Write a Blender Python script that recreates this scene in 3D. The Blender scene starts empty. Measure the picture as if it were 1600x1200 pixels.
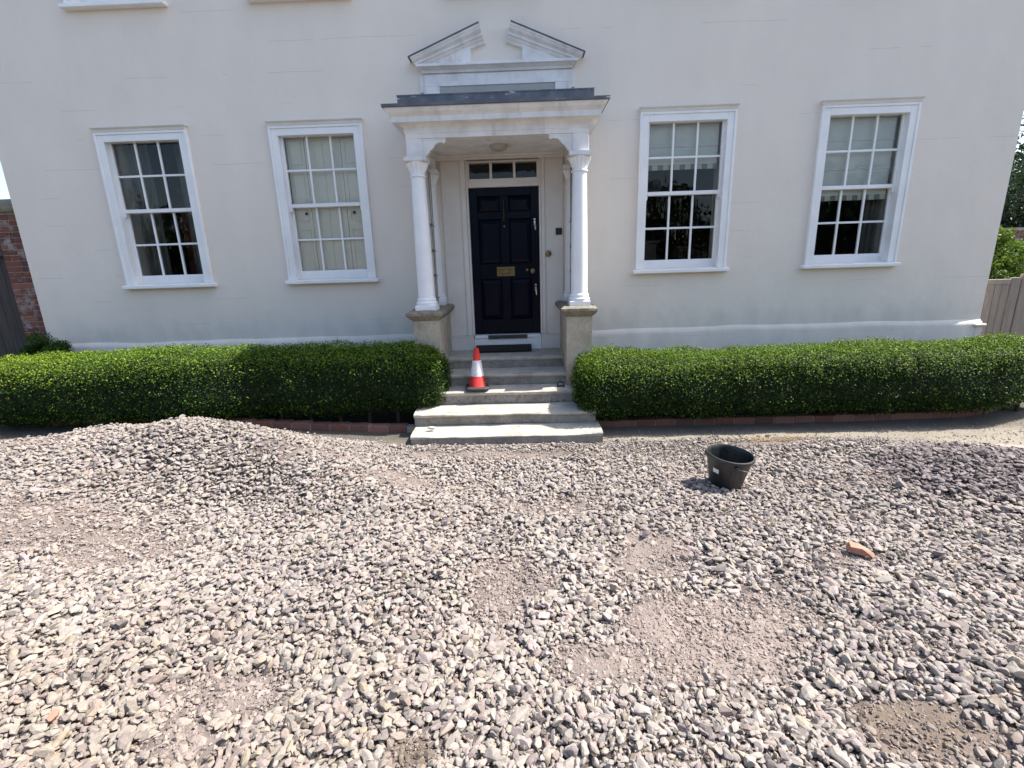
import bpy, math, random
import numpy as np
from mathutils import Vector, Matrix

random.seed(7)
rng = np.random.default_rng(11)
scene = bpy.context.scene
COL = scene.collection

# ------------------------------------------------------------------ camera, sky, sun, exposure
cam_data = bpy.data.cameras.new('camera')
cam = bpy.data.objects.new('camera', cam_data)
COL.objects.link(cam)
cam_data.sensor_width = 36.0
cam_data.lens = 740 / 1600 * 36
cam_data.clip_start = 0.05
cam_data.clip_end = 2000
_yaw, _pitch, _roll = -0.02255, 0.24529, -0.03079
cy, sy, cp, sp, cr, sr = math.cos(_yaw), math.sin(_yaw), math.cos(_pitch), math.sin(_pitch), math.cos(_roll), math.sin(_roll)
fw = Vector((sy * cp, cy * cp, -sp))
rt = Vector((cy, -sy, 0))
up = rt.cross(fw)
r2 = rt * cr + up * sr
u2 = -rt * sr + up * cr
m = Matrix((r2, u2, -fw)).transposed().to_4x4()
m.translation = Vector((0, -6.4684, 1.4738))
cam.matrix_world = m
scene.camera = cam

SUN = Vector((0.73, 0.10, 1.0)).normalized()       # towards the sun
world = bpy.data.worlds.new('World')
scene.world = world
world.use_nodes = True
wn = world.node_tree
bg = wn.nodes['Background']
sky = wn.nodes.new('ShaderNodeTexSky')
sky.sky_type = 'NISHITA'
sky.sun_disc = False
sky.sun_elevation = math.asin(SUN.z)
sky.sun_rotation = math.atan2(SUN.x, SUN.y)
sky.air_density = 1.0
sky.dust_density = 1.8
sky.ozone_density = 0.5
wn.links.new(sky.outputs[0], bg.inputs[0])
bg.inputs[1].default_value = 0.14
sd = bpy.data.lights.new('sun', 'SUN')
sun = bpy.data.objects.new('sun', sd)
COL.objects.link(sun)
sd.energy = 4.5
sd.angle = math.radians(0.53)
sd.color = (1.0, 0.96, 0.90)
sun.rotation_euler = SUN.to_track_quat('Z', 'Y').to_euler()
sun.location = (6, 0, 12)
scene.view_settings.view_transform = 'Standard'
scene.view_settings.look = 'None'
scene.view_settings.gamma = 1
scene.view_settings.use_curve_mapping = False
scene.view_settings.exposure = 1.10

# ------------------------------------------------------------------ numpy noise
_P = rng.random((256, 256))
def vnoise(x, y, s=0):
    x = np.asarray(x, float) + s * 17.3; y = np.asarray(y, float) + s * 31.7
    xi = np.floor(x).astype(int); yi = np.floor(y).astype(int)
    fx = x - xi; fy = y - yi
    fx = fx * fx * (3 - 2 * fx); fy = fy * fy * (3 - 2 * fy)
    g = lambda a, b: _P[a % 256, b % 256]
    return ((g(xi, yi) * (1 - fx) + g(xi + 1, yi) * fx) * (1 - fy) + (g(xi, yi + 1) * (1 - fx) + g(xi + 1, yi + 1) * fx) * fy) * 2 - 1
def fbm(x, y, o=4, s=0):
    t = 0; a = 1.0; n = 0
    for i in range(o):
        t = t + a * vnoise(np.asarray(x) * 2 ** i, np.asarray(y) * 2 ** i, s + i); n += a; a *= .5
    return t / n
def sstep(a, b, x):
    t = np.clip((np.asarray(x, float) - a) / (b - a), 0, 1)
    return t * t * (3 - 2 * t)

# ------------------------------------------------------------------ terrain
def base_z(x, y):
    return -0.36 + 0.16 * sstep(-1.0, -4.5, x) + 0.0 * y
def gauss(x, y, cx, cy_, sx, sy_, a=0.0):
    c, s = math.cos(a), math.sin(a)
    u = ((x - cx) * c + (y - cy_) * s) / sx; v = (-(x - cx) * s + (y - cy_) * c) / sy_
    return np.exp(-(u * u + v * v) * .5)
def gravel_mask(x, y):                # 1 where the drive is covered with stones
    edge = -1.80 + 0.10 * fbm(np.asarray(x) * 1.3, 3.3, 3, 5) + 0.34 * gauss(x, -1.86, -3.3, -1.86, 1.0, 1)
    edge = edge + .05 * gauss(x, -1.8, -.2, -1.8, 1.3, 1)
    edge = edge - 0.75 * sstep(3.0, 5.2, x) - .25 * sstep(-5.2, -6.6, x)
    return sstep(0.12, -0.08, np.asarray(y) - edge)
def height(x, y):
    x = np.asarray(x, float); y = np.asarray(y, float)
    z = base_z(x, y)
    gm = sstep(-1.62, -2.05, y)
    h = 0.02 + 0.045 * fbm(x * .8, y * .8, 3, 1) + 0.050 * fbm(x * 2.1, y * 2.1, 3, 9)
    h = h + 0.13 * gauss(x, y, -1.75, -2.75, .85, .24, -.45) + 0.11 * gauss(x, y, -.95, -3.75, .26, .62, .15) - .05 * gauss(x, y, -2.5, -3.05, .6, .18, -.1)
    h = h + 0.15 * gauss(x, y, 3.9, -2.8, .75, .40, -.4) - .05 * gauss(x, y, -2.9, -3.75, .6, .3)
    h = h - 0.06 * gauss(x, y, 1.0, -4.4, .5, .33) - .05 * gauss(x, y, -.1, -4, .25, .3) - .04 * gauss(x, y, -.2, -2.9, .7, .25) - .05 * gauss(x, y, -1.3, -4.8, .25, .15)
    h = h + 0.07 * gauss(x, y, -1.9, -4.45, .45, .22, -.2) + .05 * gauss(x, y, .3, -5.0, .5, .2) + .05 * gauss(x, y, 2.0, -4.5, .3, .5)
    z = z + gm * h
    z = z + 0.31 * gauss(x, y, -3.4, -2.25, .95, .36) * sstep(-1.4, -1.75, y) + 0.08 * gauss(x, y, -2.3, -2.4, .7, .35) * gm + .06 * gauss(x, y, -4.9, -2.6, .7, .5) * gm
    z = z + sstep(-1.3, -1.5, -np.abs(y + 1.6) - 1.3) * 0 + (1 - gm) * 0.008 * fbm(x * 3, y * 3, 3, 4)
    return z
# bare dusty patches: x, y, rx, ry, strength, brown?
PATCHES = [(-1.08, -2.78, .5, .16, .85, 0), (-.09, -4.01, .24, .26, 1, 0), (.96, -4.38, .42, .33, 1, 0), (.86, -3.8, .24, .2, .9, 0),
           (1.36, -4.25, .24, .15, .9, 0), (-1.31, -4.76, .27, .12, .9, 0), (-1.36, -5.0, .15, .07, .95, 0), (1.57, -4.96, .26, .12, 1.0, 1),
           (-2.7, -3.65, .6, .28, .62, 0), (-3.6, -3.5, .5, .36, .6, 0), (-.46, -5.06, .11, .1, 1, 1), (-.18, -2.06, .9, .10, .8, 0),
           (-2.0, -2.55, .4, .14, .6, 0), (2.7, -2.85, .35, .12, .45, 0), (2.5, -1.92, .5, .08, .9, 0), (2.0, -3.85, .25, .12, .55, 0), (-4.9, -2.3, .7, .18, .6, 0),
           (.3, -4.62, .2, .12, .8, 0), (.25, -3.1, .4, .15, .5, 0), (1.9, -4.6, .2, .1, .5, 0)]
def patch(x, y):
    x = np.asarray(x, float); y = np.asarray(y, float)
    w = np.zeros_like(x + y); br = np.zeros_like(w)
    wob = 0.75 * fbm(x * 3.2, y * 3.2, 3, 21) + .5 * fbm(x * 11, y * 11, 3, 3)
    for (cx, cy_, rx, ry, s, b) in PATCHES:
        d = np.sqrt(((x - cx) / rx) ** 2 + ((y - cy_) / ry) ** 2) + wob
        t = s * sstep(1.45, .55, d)
        w = np.maximum(w, t)
        if b: br = np.maximum(br, t)
    return w, br
def heap_mask(x, y):
    d = np.sqrt(((np.asarray(x) - 3.9) / 1.15) ** 2 + ((np.asarray(y) + 2.85) / .50) ** 2) + .3 * fbm(np.asarray(x) * 3, np.asarray(y) * 3, 3, 30)
    return sstep(1.15, .8, d)

# ------------------------------------------------------------------ materials
def mat(name):
    m = bpy.data.materials.new(name); m.use_nodes = True
    nt = m.node_tree; b = nt.nodes['Principled BSDF']
    return m, nt, b
def N(nt, t, **kw):
    n = nt.nodes.new(t)
    for k, v in kw.items(): setattr(n, k, v)
    return n
def coords(nt, scale=(1, 1, 1)):
    g = N(nt, 'ShaderNodeNewGeometry'); mp = N(nt, 'ShaderNodeMapping'); mp.inputs['Scale'].default_value = scale
    nt.links.new(g.outputs['Position'], mp.inputs['Vector']); return mp.outputs[0]
def noise(nt, vec, scale, detail=5, rough=.55):
    n = N(nt, 'ShaderNodeTexNoise'); n.inputs['Scale'].default_value = scale; n.inputs['Detail'].default_value = detail; n.inputs['Roughness'].default_value = rough
    nt.links.new(vec, n.inputs['Vector']); return n.outputs['Fac']
def ramp(nt, fac, stops):
    r = N(nt, 'ShaderNodeValToRGB'); e = r.color_ramp.elements
    while len(e) < len(stops): e.new(.5)
    for el, (p, c) in zip(e, stops): el.position = p; el.color = (*c, 1) if len(c) == 3 else c
    nt.links.new(fac, r.inputs[0]); return r.outputs[0]
def mixc(nt, fac, a, b, mode='MIX'):
    n = N(nt, 'ShaderNodeMix', data_type='RGBA', blend_type=mode)
    for s, v in ((n.inputs[0], fac), (n.inputs[6], a), (n.inputs[7], b)):
        if isinstance(v, (int, float)): s.default_value = v
        elif isinstance(v, tuple): s.default_value = (*v, 1)
        else: nt.links.new(v, s)
    return n.outputs[2]
def bump(nt, b, h, strength=.3, dist=.01):
    n = N(nt, 'ShaderNodeBump'); n.inputs['Strength'].default_value = strength; n.inputs['Distance'].default_value = dist
    nt.links.new(h, n.inputs['Height']); nt.links.new(n.outputs[0], b.inputs['Normal'])
def math_(nt, op, a, b=None, clamp=False):
    n = N(nt, 'ShaderNodeMath', operation=op, use_clamp=clamp)
    for s, v in ((n.inputs[0], a), (n.inputs[1], b)):
        if v is None: continue
        if isinstance(v, (int, float)): s.default_value = v
        else: nt.links.new(v, s)
    return n.outputs[0]

def simple(name, c1, c2, scale=6, rough=.6, bstr=.15, bscale=60, bdist=.004, spec=None, metal=0, stretch=(1, 1, 1)):
    m, nt, b = mat(name)
    v = coords(nt, stretch)
    f = noise(nt, v, scale, 6)
    c = ramp(nt, f, [(.35, c1), (.68, c2)])
    nt.links.new(c, b.inputs['Base Color'])
    b.inputs['Roughness'].default_value = rough; b.inputs['Metallic'].default_value = metal
    if spec is not None: b.inputs['Specular IOR Level'].default_value = spec
    if bstr: bump(nt, b, noise(nt, v, bscale, 4), bstr, bdist)
    return m

M = {}
# painted render of the house front
m_, nt, b = mat('cream_render')
v = coords(nt)
f1 = noise(nt, v, .9, 5); f2 = noise(nt, coords(nt, (1, 1, .35)), 3.5, 6)
c = ramp(nt, f1, [(.3, (.765, .69, .605)), (.7, (.815, .74, .655))])
c = mixc(nt, .35, c, ramp(nt, f2, [(.3, (.715, .655, .59)), (.75, (.83, .755, .665))]))
sep = N(nt, 'ShaderNodeSeparateXYZ'); nt.links.new(v, sep.inputs[0])
# faint long hairline cracks along the render lifts
wob = noise(nt, coords(nt, (.7, 1, .7)), 2.0, 3)
zz = math_(nt, 'ADD', sep.outputs[2], math_(nt, 'MULTIPLY', wob, .035))
fr = math_(nt, 'FRACT', math_(nt, 'MULTIPLY', zz, 1 / .335))
line = math_(nt, 'LESS_THAN', math_(nt, 'ABSOLUTE', math_(nt, 'SUBTRACT', fr, .5)), .0085)
seg = math_(nt, 'GREATER_THAN', noise(nt, coords(nt, (.55, 1, 3.0)), 1.7, 2), .57)
crack = math_(nt, 'MULTIPLY', line, seg)
c = mixc(nt, math_(nt, 'MULTIPLY', crack, .27), c, (.25, .22, .2))
# greyer towards the foot of the wall, with a ragged edge
gr = math_(nt, 'SUBTRACT', 1.32, math_(nt, 'ADD', sep.outputs[2], math_(nt, 'MULTIPLY', noise(nt, coords(nt, (1, 1, .5)), 5, 6), .9)), True)
c = mixc(nt, math_(nt, 'MULTIPLY', gr, .75, True), c, (.36, .37, .36))
nt.links.new(c, b.inputs['Base Color']); b.inputs['Roughness'].default_value = .75; b.inputs['Specular IOR Level'].default_value = .25
hb = math_(nt, 'ADD', noise(nt, v, 2.2, 3), math_(nt, 'MULTIPLY', noise(nt, v, 90, 4), .05))
bump(nt, b, hb, .5, .025)
M['render'] = m_
M['white'] = simple('white_paint', (.80, .80, .80), (.87, .87, .865), 3.5, .42, .10, 45, .002)
m_, nt, b = mat('weathered_white_paint')
v = coords(nt)
c = ramp(nt, noise(nt, v, 5, 6), [(.35, (.66, .64, .62)), (.6, (.80, .79, .78))])
c = mixc(nt, ramp(nt, noise(nt, coords(nt, (1, 1, .25)), 9, 6, .7), [(.56, (0, 0, 0)), (.74, (.55, .55, .55))]), c, (.42, .37, .31))
nt.links.new(c, b.inputs['Base Color']); b.inputs['Roughness'].default_value = .5
bump(nt, b, noise(nt, v, 50, 5), .2, .003)
M['oldwhite'] = m_
M['ivory'] = simple('ivory_joinery_paint', (.66, .62, .57), (.73, .70, .65), 3, .45, .08, 40, .002)
# stone of steps and pedestals
def stone(name, c1, c2, c3, stain=.5):
    m, nt, b = mat(name); v = coords(nt)
    c = ramp(nt, noise(nt, v, 6, 8, .65), [(.3, c1), (.6, c2)])
    sp_ = ramp(nt, noise(nt, v, 28, 6, .7), [(.5, (0, 0, 0)), (.66, (1, 1, 1))])
    c = mixc(nt, mixc(nt, stain, (0, 0, 0), sp_), c, c3)
    bl = ramp(nt, noise(nt, coords(nt, (1, 1, .4)), 4, 6, .7), [(.55, (0, 0, 0)), (.72, (.6, .6, .6))])
    c = mixc(nt, bl, c, (.17, .15, .115))
    nt.links.new(c, b.inputs['Base Color']); b.inputs['Roughness'].default_value = .85
    bump(nt, b, math_(nt, 'ADD', noise(nt, v, 14, 6), math_(nt, 'MULTIPLY', noise(nt, v, 130, 4), .3)), .5, .012)
    return m
M['step'] = stone('worn_york_stone', (.33, .30, .255), (.46, .425, .365), (.23, .21, .175), .5)
M['riser'] = stone('grimy_stone_riser', (.19, .172, .145), (.30, .275, .235), (.11, .10, .085), .7)
M['stepdark'] = stone('rough_stone_riser', (.17, .155, .14), (.30, .27, .235), (.09, .08, .075), .9)
M['ped'] = stone('lichened_bath_stone', (.34, .29, .215), (.47, .415, .33), (.31, .20, .09), .45)
M['cap'] = stone('dark_weathered_stone', (.14, .122, .09), (.27, .235, .175), (.08, .07, .05), .7)
m_, nt, b = mat('lead_sheet'); v = coords(nt)
c = ramp(nt, noise(nt, v, 7, 5), [(.35, (.085, .095, .115)), (.65, (.14, .15, .175))])
c = mixc(nt, ramp(nt, noise(nt, coords(nt, (.6, 1, 3)), 6, 5, .7), [(.60, (0, 0, 0)), (.66, (.8, .8, .8))]), c, (.62, .62, .64))
nt.links.new(c, b.inputs['Base Color']); b.inputs['Roughness'].default_value = .55; b.inputs['Metallic'].default_value = .2
bump(nt, b, noise(nt, v, 30, 4), .2, .004)
M['lead'] = m_
m_, nt, b = mat('navy_gloss_paint'); v = coords(nt)
nt.links.new(ramp(nt, noise(nt, v, 4, 4), [(.3, (.0022, .0032, .0095)), (.7, (.0040, .0058, .0155))]), b.inputs['Base Color'])
b.inputs['Roughness'].default_value = .30; b.inputs['Specular IOR Level'].default_value = .12; bump(nt, b, noise(nt, v, 22, 3), .05, .003)
M['navy'] = m_
M['brass'] = simple('aged_brass', (.16, .12, .065), (.28, .21, .11), 20, .35, .1, 80, .001, metal=1)
M['chrome'] = simple('bright_chrome', (.75, .75, .76), (.85, .85, .85), 20, .15, 0, metal=1)
M['black'] = simple('black_plastic', (.010, .010, .011), (.018, .018, .02), 10, .35, .05, 50, .002)
M['iron'] = simple('grey_wire', (.14, .14, .14), (.22, .21, .20), 30, .5, .1, 100, .001, metal=.6)
M['coir'] = simple('dark_coir_mat', (.008, .007, .006), (.03, .026, .022), 60, .95, .9, 250, .01)
m_, nt, b = mat('grey_brush_strip'); M['brush'] = m_
nt.links.new(ramp(nt, noise(nt, coords(nt, (200, 1, 1)), 1, 2), [(.3, (.03, .028, .025)), (.7, (.09, .085, .08))]), b.inputs['Base Color']); b.inputs['Roughness'].default_value = .9
# glass: real thin pane, Fresnel-mixed clear and mirror
m_ = bpy.data.materials.new('window_glass'); m_.use_nodes = True; nt = m_.node_tree; nt.nodes.clear()
o = N(nt, 'ShaderNodeOutputMaterial'); mx = N(nt, 'ShaderNodeMixShader'); tr = N(nt, 'ShaderNodeBsdfTransparent'); gl = N(nt, 'ShaderNodeBsdfGlossy'); fr = N(nt, 'ShaderNodeFresnel')
tr.inputs[0].default_value = (.95, .97, .96, 1); gl.inputs['Roughness'].default_value = .005; fr.inputs[0].default_value = 1.52
bp = N(nt, 'ShaderNodeBump'); bp.inputs['Strength'].default_value = .4; bp.inputs['Distance'].default_value = .008
v = coords(nt); nt.links.new(noise(nt, v, 4.5, 2), bp.inputs['Height']); nt.links.new(bp.outputs[0], gl.inputs['Normal'])
ff = math_(nt, 'MULTIPLY', fr.outputs[0], .85, True)
nt.links.new(ff, mx.inputs[0]); nt.links.new(tr.outputs[0], mx.inputs[1]); nt.links.new(gl.outputs[0], mx.inputs[2]); nt.links.new(mx.outputs[0], o.inputs[0])
M['glass'] = m_
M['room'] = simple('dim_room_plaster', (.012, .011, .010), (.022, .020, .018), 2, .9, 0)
M['curtain'] = simple('grey_green_curtain', (.11, .11, .10), (.19, .19, .17), 7, .9, .2, 120, .002, stretch=(3, 3, .3))
M['redcloth'] = simple('dark_red_cloth', (.10, .016, .013), (.16, .03, .022), 5, .9, 0)
M['linen'] = simple('linen_blind', (.68, .69, .64), (.76, .77, .71), 4, .9, .15, 150, .001)
M['linen'].node_tree.nodes['Principled BSDF'].inputs['Emission Strength'].default_value = 0
m_, nt, b = mat('striped_blind_border'); v = coords(nt); M['stripe'] = m_
w = N(nt, 'ShaderNodeTexChecker'); w.inputs['Scale'].default_value = 1
mp = N(nt, 'ShaderNodeMapping'); mp.inputs['Scale'].default_value = (14.3, .01, .01); mp.inputs['Location'].default_value = (.2, .5, .5); nt.links.new(v, mp.inputs[0]); nt.links.new(mp.outputs[0], w.inputs[0])
w.inputs[1].default_value = (.58, .58, .50, 1); w.inputs[2].default_value = (.22, .25, .22, 1)
nt.links.new(w.outputs[0], b.inputs['Base Color']); b.inputs['Roughness'].default_value = .9
M['shutter'] = simple('cream_shutter_paint', (.82, .775, .66), (.86, .82, .71), 3, .5, .05, 40, .002)
M['furniture'] = simple('dark_wood_furniture', (.05, .03, .018), (.10, .06, .035), 12, .4, .1, 60, .002, stretch=(1, 1, 8))
M['lampshade'] = simple('pale_lampshade_cloth', (.45, .42, .34), (.55, .52, .44), 8, .9, 0)

def brickmat(name, cols, rough=.9, paint=.0):
    m, nt, b = mat(name)
    oi = N(nt, 'ShaderNodeObjectInfo'); v = coords(nt)
    r = N(nt, 'ShaderNodeValToRGB'); e = r.color_ramp.elements
    while len(e) < len(cols): e.new(.5)
    for i, cc in enumerate(cols): e[i].position = i / (len(cols) - 1) if len(cols) > 1 else 0; e[i].color = (*cc, 1)
    nt.links.new(oi.outputs['Random'], r.inputs[0])
    c = mixc(nt, .6, r.outputs[0], mixc(nt, 1.0, r.outputs[0], ramp(nt, noise(nt, v, 25, 6, .7), [(.3, (.45, .45, .45)), (.7, (1.0, 1.0, 1.0))]), 'MULTIPLY'))
    if paint: c = mixc(nt, ramp(nt, noise(nt, v, 7, 6, .7), [(.5, (0, 0, 0)), (.62, (paint, paint, paint))]), c, (.36, .34, .33))
    nt.links.new(c, b.inputs['Base Color']); b.inputs['Roughness'].default_value = rough
    bump(nt, b, noise(nt, v, 70, 5), .5, .006)
    return m
M['brick'] = brickmat('old_red_brick', [(.16, .055, .04), (.24, .08, .05), (.13, .045, .035), (.28, .12, .08), (.19, .07, .05)], .9, .75)
M['edgebrick'] = brickmat('edging_brick', [(.22, .09, .065), (.30, .14, .10), (.17, .08, .065), (.33, .17, .125), (.25, .11, .08)], .9)
M['orangebrick'] = simple('broken_orange_brick', (.34, .165, .11), (.44, .235, .165), 30, .9, .5, 90, .006)
M['mortar'] = simple('lime_mortar', (.26, .24, .215), (.36, .335, .30), 20, .95, .4, 90, .005)
m_, nt, b = mat('weathered_oak'); v = coords(nt, (9, 9, .7)); M['oak'] = m_
c = ramp(nt, noise(nt, v, 4, 8, .65), [(.3, (.25, .20, .16)), (.7, (.41, .34, .28))])
oi = N(nt, 'ShaderNodeObjectInfo'); c = mixc(nt, math_(nt, 'MULTIPLY', oi.outputs['Random'], .35), c, (.17, .14, .12))
nt.links.new(c, b.inputs['Base Color']); b.inputs['Roughness'].default_value = .85; bump(nt, b, noise(nt, v, 9, 5), .4, .004)
m_, nt, b = mat('dark_tarred_timber'); v = coords(nt, (9, 9, .7)); M['darkwood'] = m_
nt.links.new(ramp(nt, noise(nt, v, 4, 8, .65), [(.3, (.035, .03, .028)), (.7, (.08, .068, .06))]), b.inputs['Base Color']); b.inputs['Roughness'].default_value = .85; bump(nt, b, noise(nt, v, 9, 5), .4, .004)
M['slate'] = simple('clay_roof_tiles', (.14, .07, .05), (.22, .12, .09), 12, .85, .3, 30, .01)

# vertex-coloured mineral materials (colour of each stone itself)
def attrmat(name, rough=.9, b1=90, bs=.35, bd=.004, spec=.2):
    m, nt, b = mat(name); a = N(nt, 'ShaderNodeAttribute'); a.attribute_name = 'tint'
    v = coords(nt)
    c = mixc(nt, 1.0, a.outputs['Color'], ramp(nt, noise(nt, v, 55, 5, .7), [(.3, (.78, .77, .76)), (.7, (1.10, 1.10, 1.10))]), 'MULTIPLY')
    nt.links.new(c, b.inputs['Base Color']); b.inputs['Roughness'].default_value = rough; b.inputs['Specular IOR Level'].default_value = spec
    bump(nt, b, noise(nt, v, b1, 5, .65), bs, bd)
    return m, nt, b
M['gravel'] = attrmat('crushed_limestone', .85, 110, .5, .004)[0]
M['ground'], nt, b = attrmat('dusty_ground', .95, 130, .8, .008)

def leafmat(name, sat=1.0, rough=.5, trans=.22):
    m, nt, b = mat(name); a = N(nt, 'ShaderNodeAttribute'); a.attribute_name = 'tint'
    nt.links.new(a.outputs['Color'], b.inputs['Base Color']); b.inputs['Roughness'].default_value = rough; b.inputs['Specular IOR Level'].default_value = .20
    o = nt.nodes['Material Output']; t = N(nt, 'ShaderNodeBsdfTranslucent'); mx = N(nt, 'ShaderNodeMixShader'); mx.inputs[0].default_value = trans
    c2 = mixc(nt, 1.0, a.outputs['Color'], (1.25, 1.35, .6), 'MULTIPLY'); nt.links.new(c2, t.inputs[0])
    nt.links.new(b.outputs[0], mx.inputs[1]); nt.links.new(t.outputs[0], mx.inputs[2]); nt.links.new(mx.outputs[0], o.inputs[0])
    return m
M['leaf'] = leafmat('box_leaves')
M['bark'] = simple('bark', (.035, .028, .02), (.08, .062, .045), 14, .95, .6, 40, .01, stretch=(3, 3, .6))
M['hedgecore'] = simple('dense_twigs', (.008, .013, .005), (.020, .028, .011), 30, 1.0, .5, 60, .01)
M['conered'] = simple('red_cone_plastic', (.62, .030, .022), (.70, .045, .03), 8, .38, .05, 60, .001)
m_, nt, b = mat('white_reflective_sleeve'); v = coords(nt); M['conewhite'] = m_
nt.links.new(ramp(nt, noise(nt, v, 40, 5, .7), [(.35, (.58, .58, .60)), (.6, (.78, .78, .80))]), b.inputs['Base Color']); b.inputs['Roughness'].default_value = .35
M['rubber'] = simple('black_rubber', (.018, .018, .018), (.05, .048, .045), 25, .75, .3, 90, .003)
m_, nt, b = mat('bucket_rubber'); v = coords(nt); M['bucket'] = m_
c = ramp(nt, noise(nt, coords(nt, (1, 1, .35)), 14, 6, .7), [(.42, (.012, .014, .014)), (.75, (.045, .046, .044))])
nt.links.new(c, b.inputs['Base Color']); b.inputs['Roughness'].default_value = .42; bump(nt, b, noise(nt, v, 60, 4), .15, .002)
M['paper'] = simple('worn_paper_label', (.60, .60, .58), (.75, .75, .73), 40, .7, 0)
M['straw'] = simple('dry_straw', (.38, .27, .12), (.52, .40, .22), 40, .8, 0)
M['opal'] = simple('opal_glass_shade', (.35, .33, .30), (.42, .40, .36), 8, .3, 0)

# ------------------------------------------------------------------ mesh helpers
class MB:
    def __init__(s): s.v = []; s.f = []
    def add(s, vs, fs):
        o = len(s.v); s.v += [tuple(p) for p in vs]; s.f += [tuple(i + o for i in f) for f in fs]
    def box(s, x0, x1, y0, y1, z0, z1, c=0.0):
        if c <= 0:
            s.add([(x0, y0, z0), (x1, y0, z0), (x1, y1, z0), (x0, y1, z0), (x0, y0, z1), (x1, y0, z1), (x1, y1, z1), (x0, y1, z1)],
                  [(0, 3, 2, 1), (4, 5, 6, 7), (0, 1, 5, 4), (1, 2, 6, 5), (2, 3, 7, 6), (3, 0, 4, 7)])
        else:
            c = min(c, (x1 - x0) * .45, (y1 - y0) * .45, (z1 - z0) * .45)
            X = (x0, x1); Y = (y0, y1); Z = (z0, z1); vs = []; ix = {}
            for i in (0, 1):
                for j in (0, 1):
                    for k in (0, 1):
                        sx, sy_, sz = (c, -c)[i], (c, -c)[j], (c, -c)[k]
                        for a, p in enumerate(((X[i], Y[j] + sy_, Z[k] + sz), (X[i] + sx, Y[j], Z[k] + sz), (X[i] + sx, Y[j] + sy_, Z[k]))):
                            ix[i, j, k, a] = len(vs); vs.append(p)
            g = lambda i, j, k, a: ix[i, j, k, a]
            fs = []
            for i in (0, 1): fs.append([g(i, 0, 0, 0), g(i, 1, 0, 0), g(i, 1, 1, 0), g(i, 0, 1, 0)])
            for j in (0, 1): fs.append([g(0, j, 0, 1), g(1, j, 0, 1), g(1, j, 1, 1), g(0, j, 1, 1)])
            for k in (0, 1): fs.append([g(0, 0, k, 2), g(1, 0, k, 2), g(1, 1, k, 2), g(0, 1, k, 2)])
            for i in (0, 1):
                for j in (0, 1): fs.append([g(i, j, 0, 0), g(i, j, 1, 0), g(i, j, 1, 1), g(i, j, 0, 1)])
                for k in (0, 1): fs.append([g(i, 0, k, 0), g(i, 1, k, 0), g(i, 1, k, 2), g(i, 0, k, 2)])
            for j in (0, 1):
                for k in (0, 1): fs.append([g(0, j, k, 1), g(1, j, k, 1), g(1, j, k, 2), g(0, j, k, 2)])
            for i in (0, 1):
                for j in (0, 1):
                    for k in (0, 1): fs.append([g(i, j, k, 0), g(i, j, k, 1), g(i, j, k, 2)])
            cen = Vector(((x0 + x1) / 2, (y0 + y1) / 2, (z0 + z1) / 2)); out = []
            for f in fs:
                p = [Vector(vs[q]) for q in f]; n = (p[1] - p[0]).cross(p[2] - p[0]); mid = sum(p, Vector()) / len(p)
                out.append(f if n.dot(mid - cen) > 0 else f[::-1])
            s.add(vs, out)
        return s
    def rings(s, rs, caps=True):
        n = len(rs[0]); o = len(s.v)
        for r in rs: s.v += [tuple(p) for p in r]
        for i in range(len(rs) - 1):
            for j in range(n):
                a = o + i * n + j; b_ = o + i * n + (j + 1) % n
                s.f.append((a, b_, b_ + n, a + n))
        if caps:
            s.f.append(tuple(range(o + n - 1, o - 1, -1))); s.f.append(tuple(range(o + (len(rs) - 1) * n, o + len(rs) * n)))
        return s
    def rect_rings(s, rr):          # each (x0,x1,y0,y1,z)
        return s.rings([[(a, c, z), (b_, c, z), (b_, d, z), (a, d, z)] for (a, b_, c, d, z) in rr])
    def lathe(s, cx, cy_, prof, n=32, mod=None, caps=True):
        rs = []
        for k, (r, z) in enumerate(prof):
            ring = []
            for j in range(n):
                t = 2 * math.pi * j / n; rr = r * (1 + (mod(k, t) if mod else 0)); ring.append((cx + rr * math.cos(t), cy_ + rr * math.sin(t), z))
            rs.append(ring)
        return s.rings(rs, caps)
    def tube(s, pts, r, n=8):
        pts = [Vector(p) for p in pts]; rs = []
        for i, p in enumerate(pts):
            d = (pts[min(i + 1, len(pts) - 1)] - pts[max(i - 1, 0)]).normalized()
            a = d.orthogonal().normalized() if i == 0 else (a - d * a.dot(d)).normalized()
            b_ = d.cross(a); rad = r[i] if isinstance(r, (list, tuple)) else r
            rs.append([p + (a * math.cos(2 * math.pi * j / n) + b_ * math.sin(2 * math.pi * j / n)) * rad for j in range(n)])
        return s.rings(rs)
    def prism(s, poly, y0, y1):     # poly of (x,z) counter-clockwise seen from the front (-Y)
        n = len(poly)
        s.add([(x, y0, z) for x, z in poly] + [(x, y1, z) for x, z in poly],
              [tuple(range(n)), tuple(range(2 * n - 1, n - 1, -1))] + [(j, j + n, (j + 1) % n + n, (j + 1) % n) for j in range(n)])
        return s
    def build(s, name, m, parent=None, smooth=False, loc=(0, 0, 0), **props):
        me = bpy.data.meshes.new(name); me.from_pydata(s.v, [], s.f); me.materials.append(m)
        if smooth:
            me.polygons.foreach_set('use_smooth', [True] * len(me.polygons))
            try: me.set_sharp_from_angle(angle=math.radians(38))
            except Exception: pass
        me.update()
        o = bpy.data.objects.new(name, me); COL.objects.link(o); o.parent = parent; o.location = loc
        for k, v_ in props.items(): o[k] = v_
        return o
def empty(name, loc, label, cat, group=None):
    o = bpy.data.objects.new(name, None); COL.objects.link(o); o.location = loc; o.empty_display_size = .2
    o['label'] = label; o['category'] = cat
    if group: o['group'] = group
    return o
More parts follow.
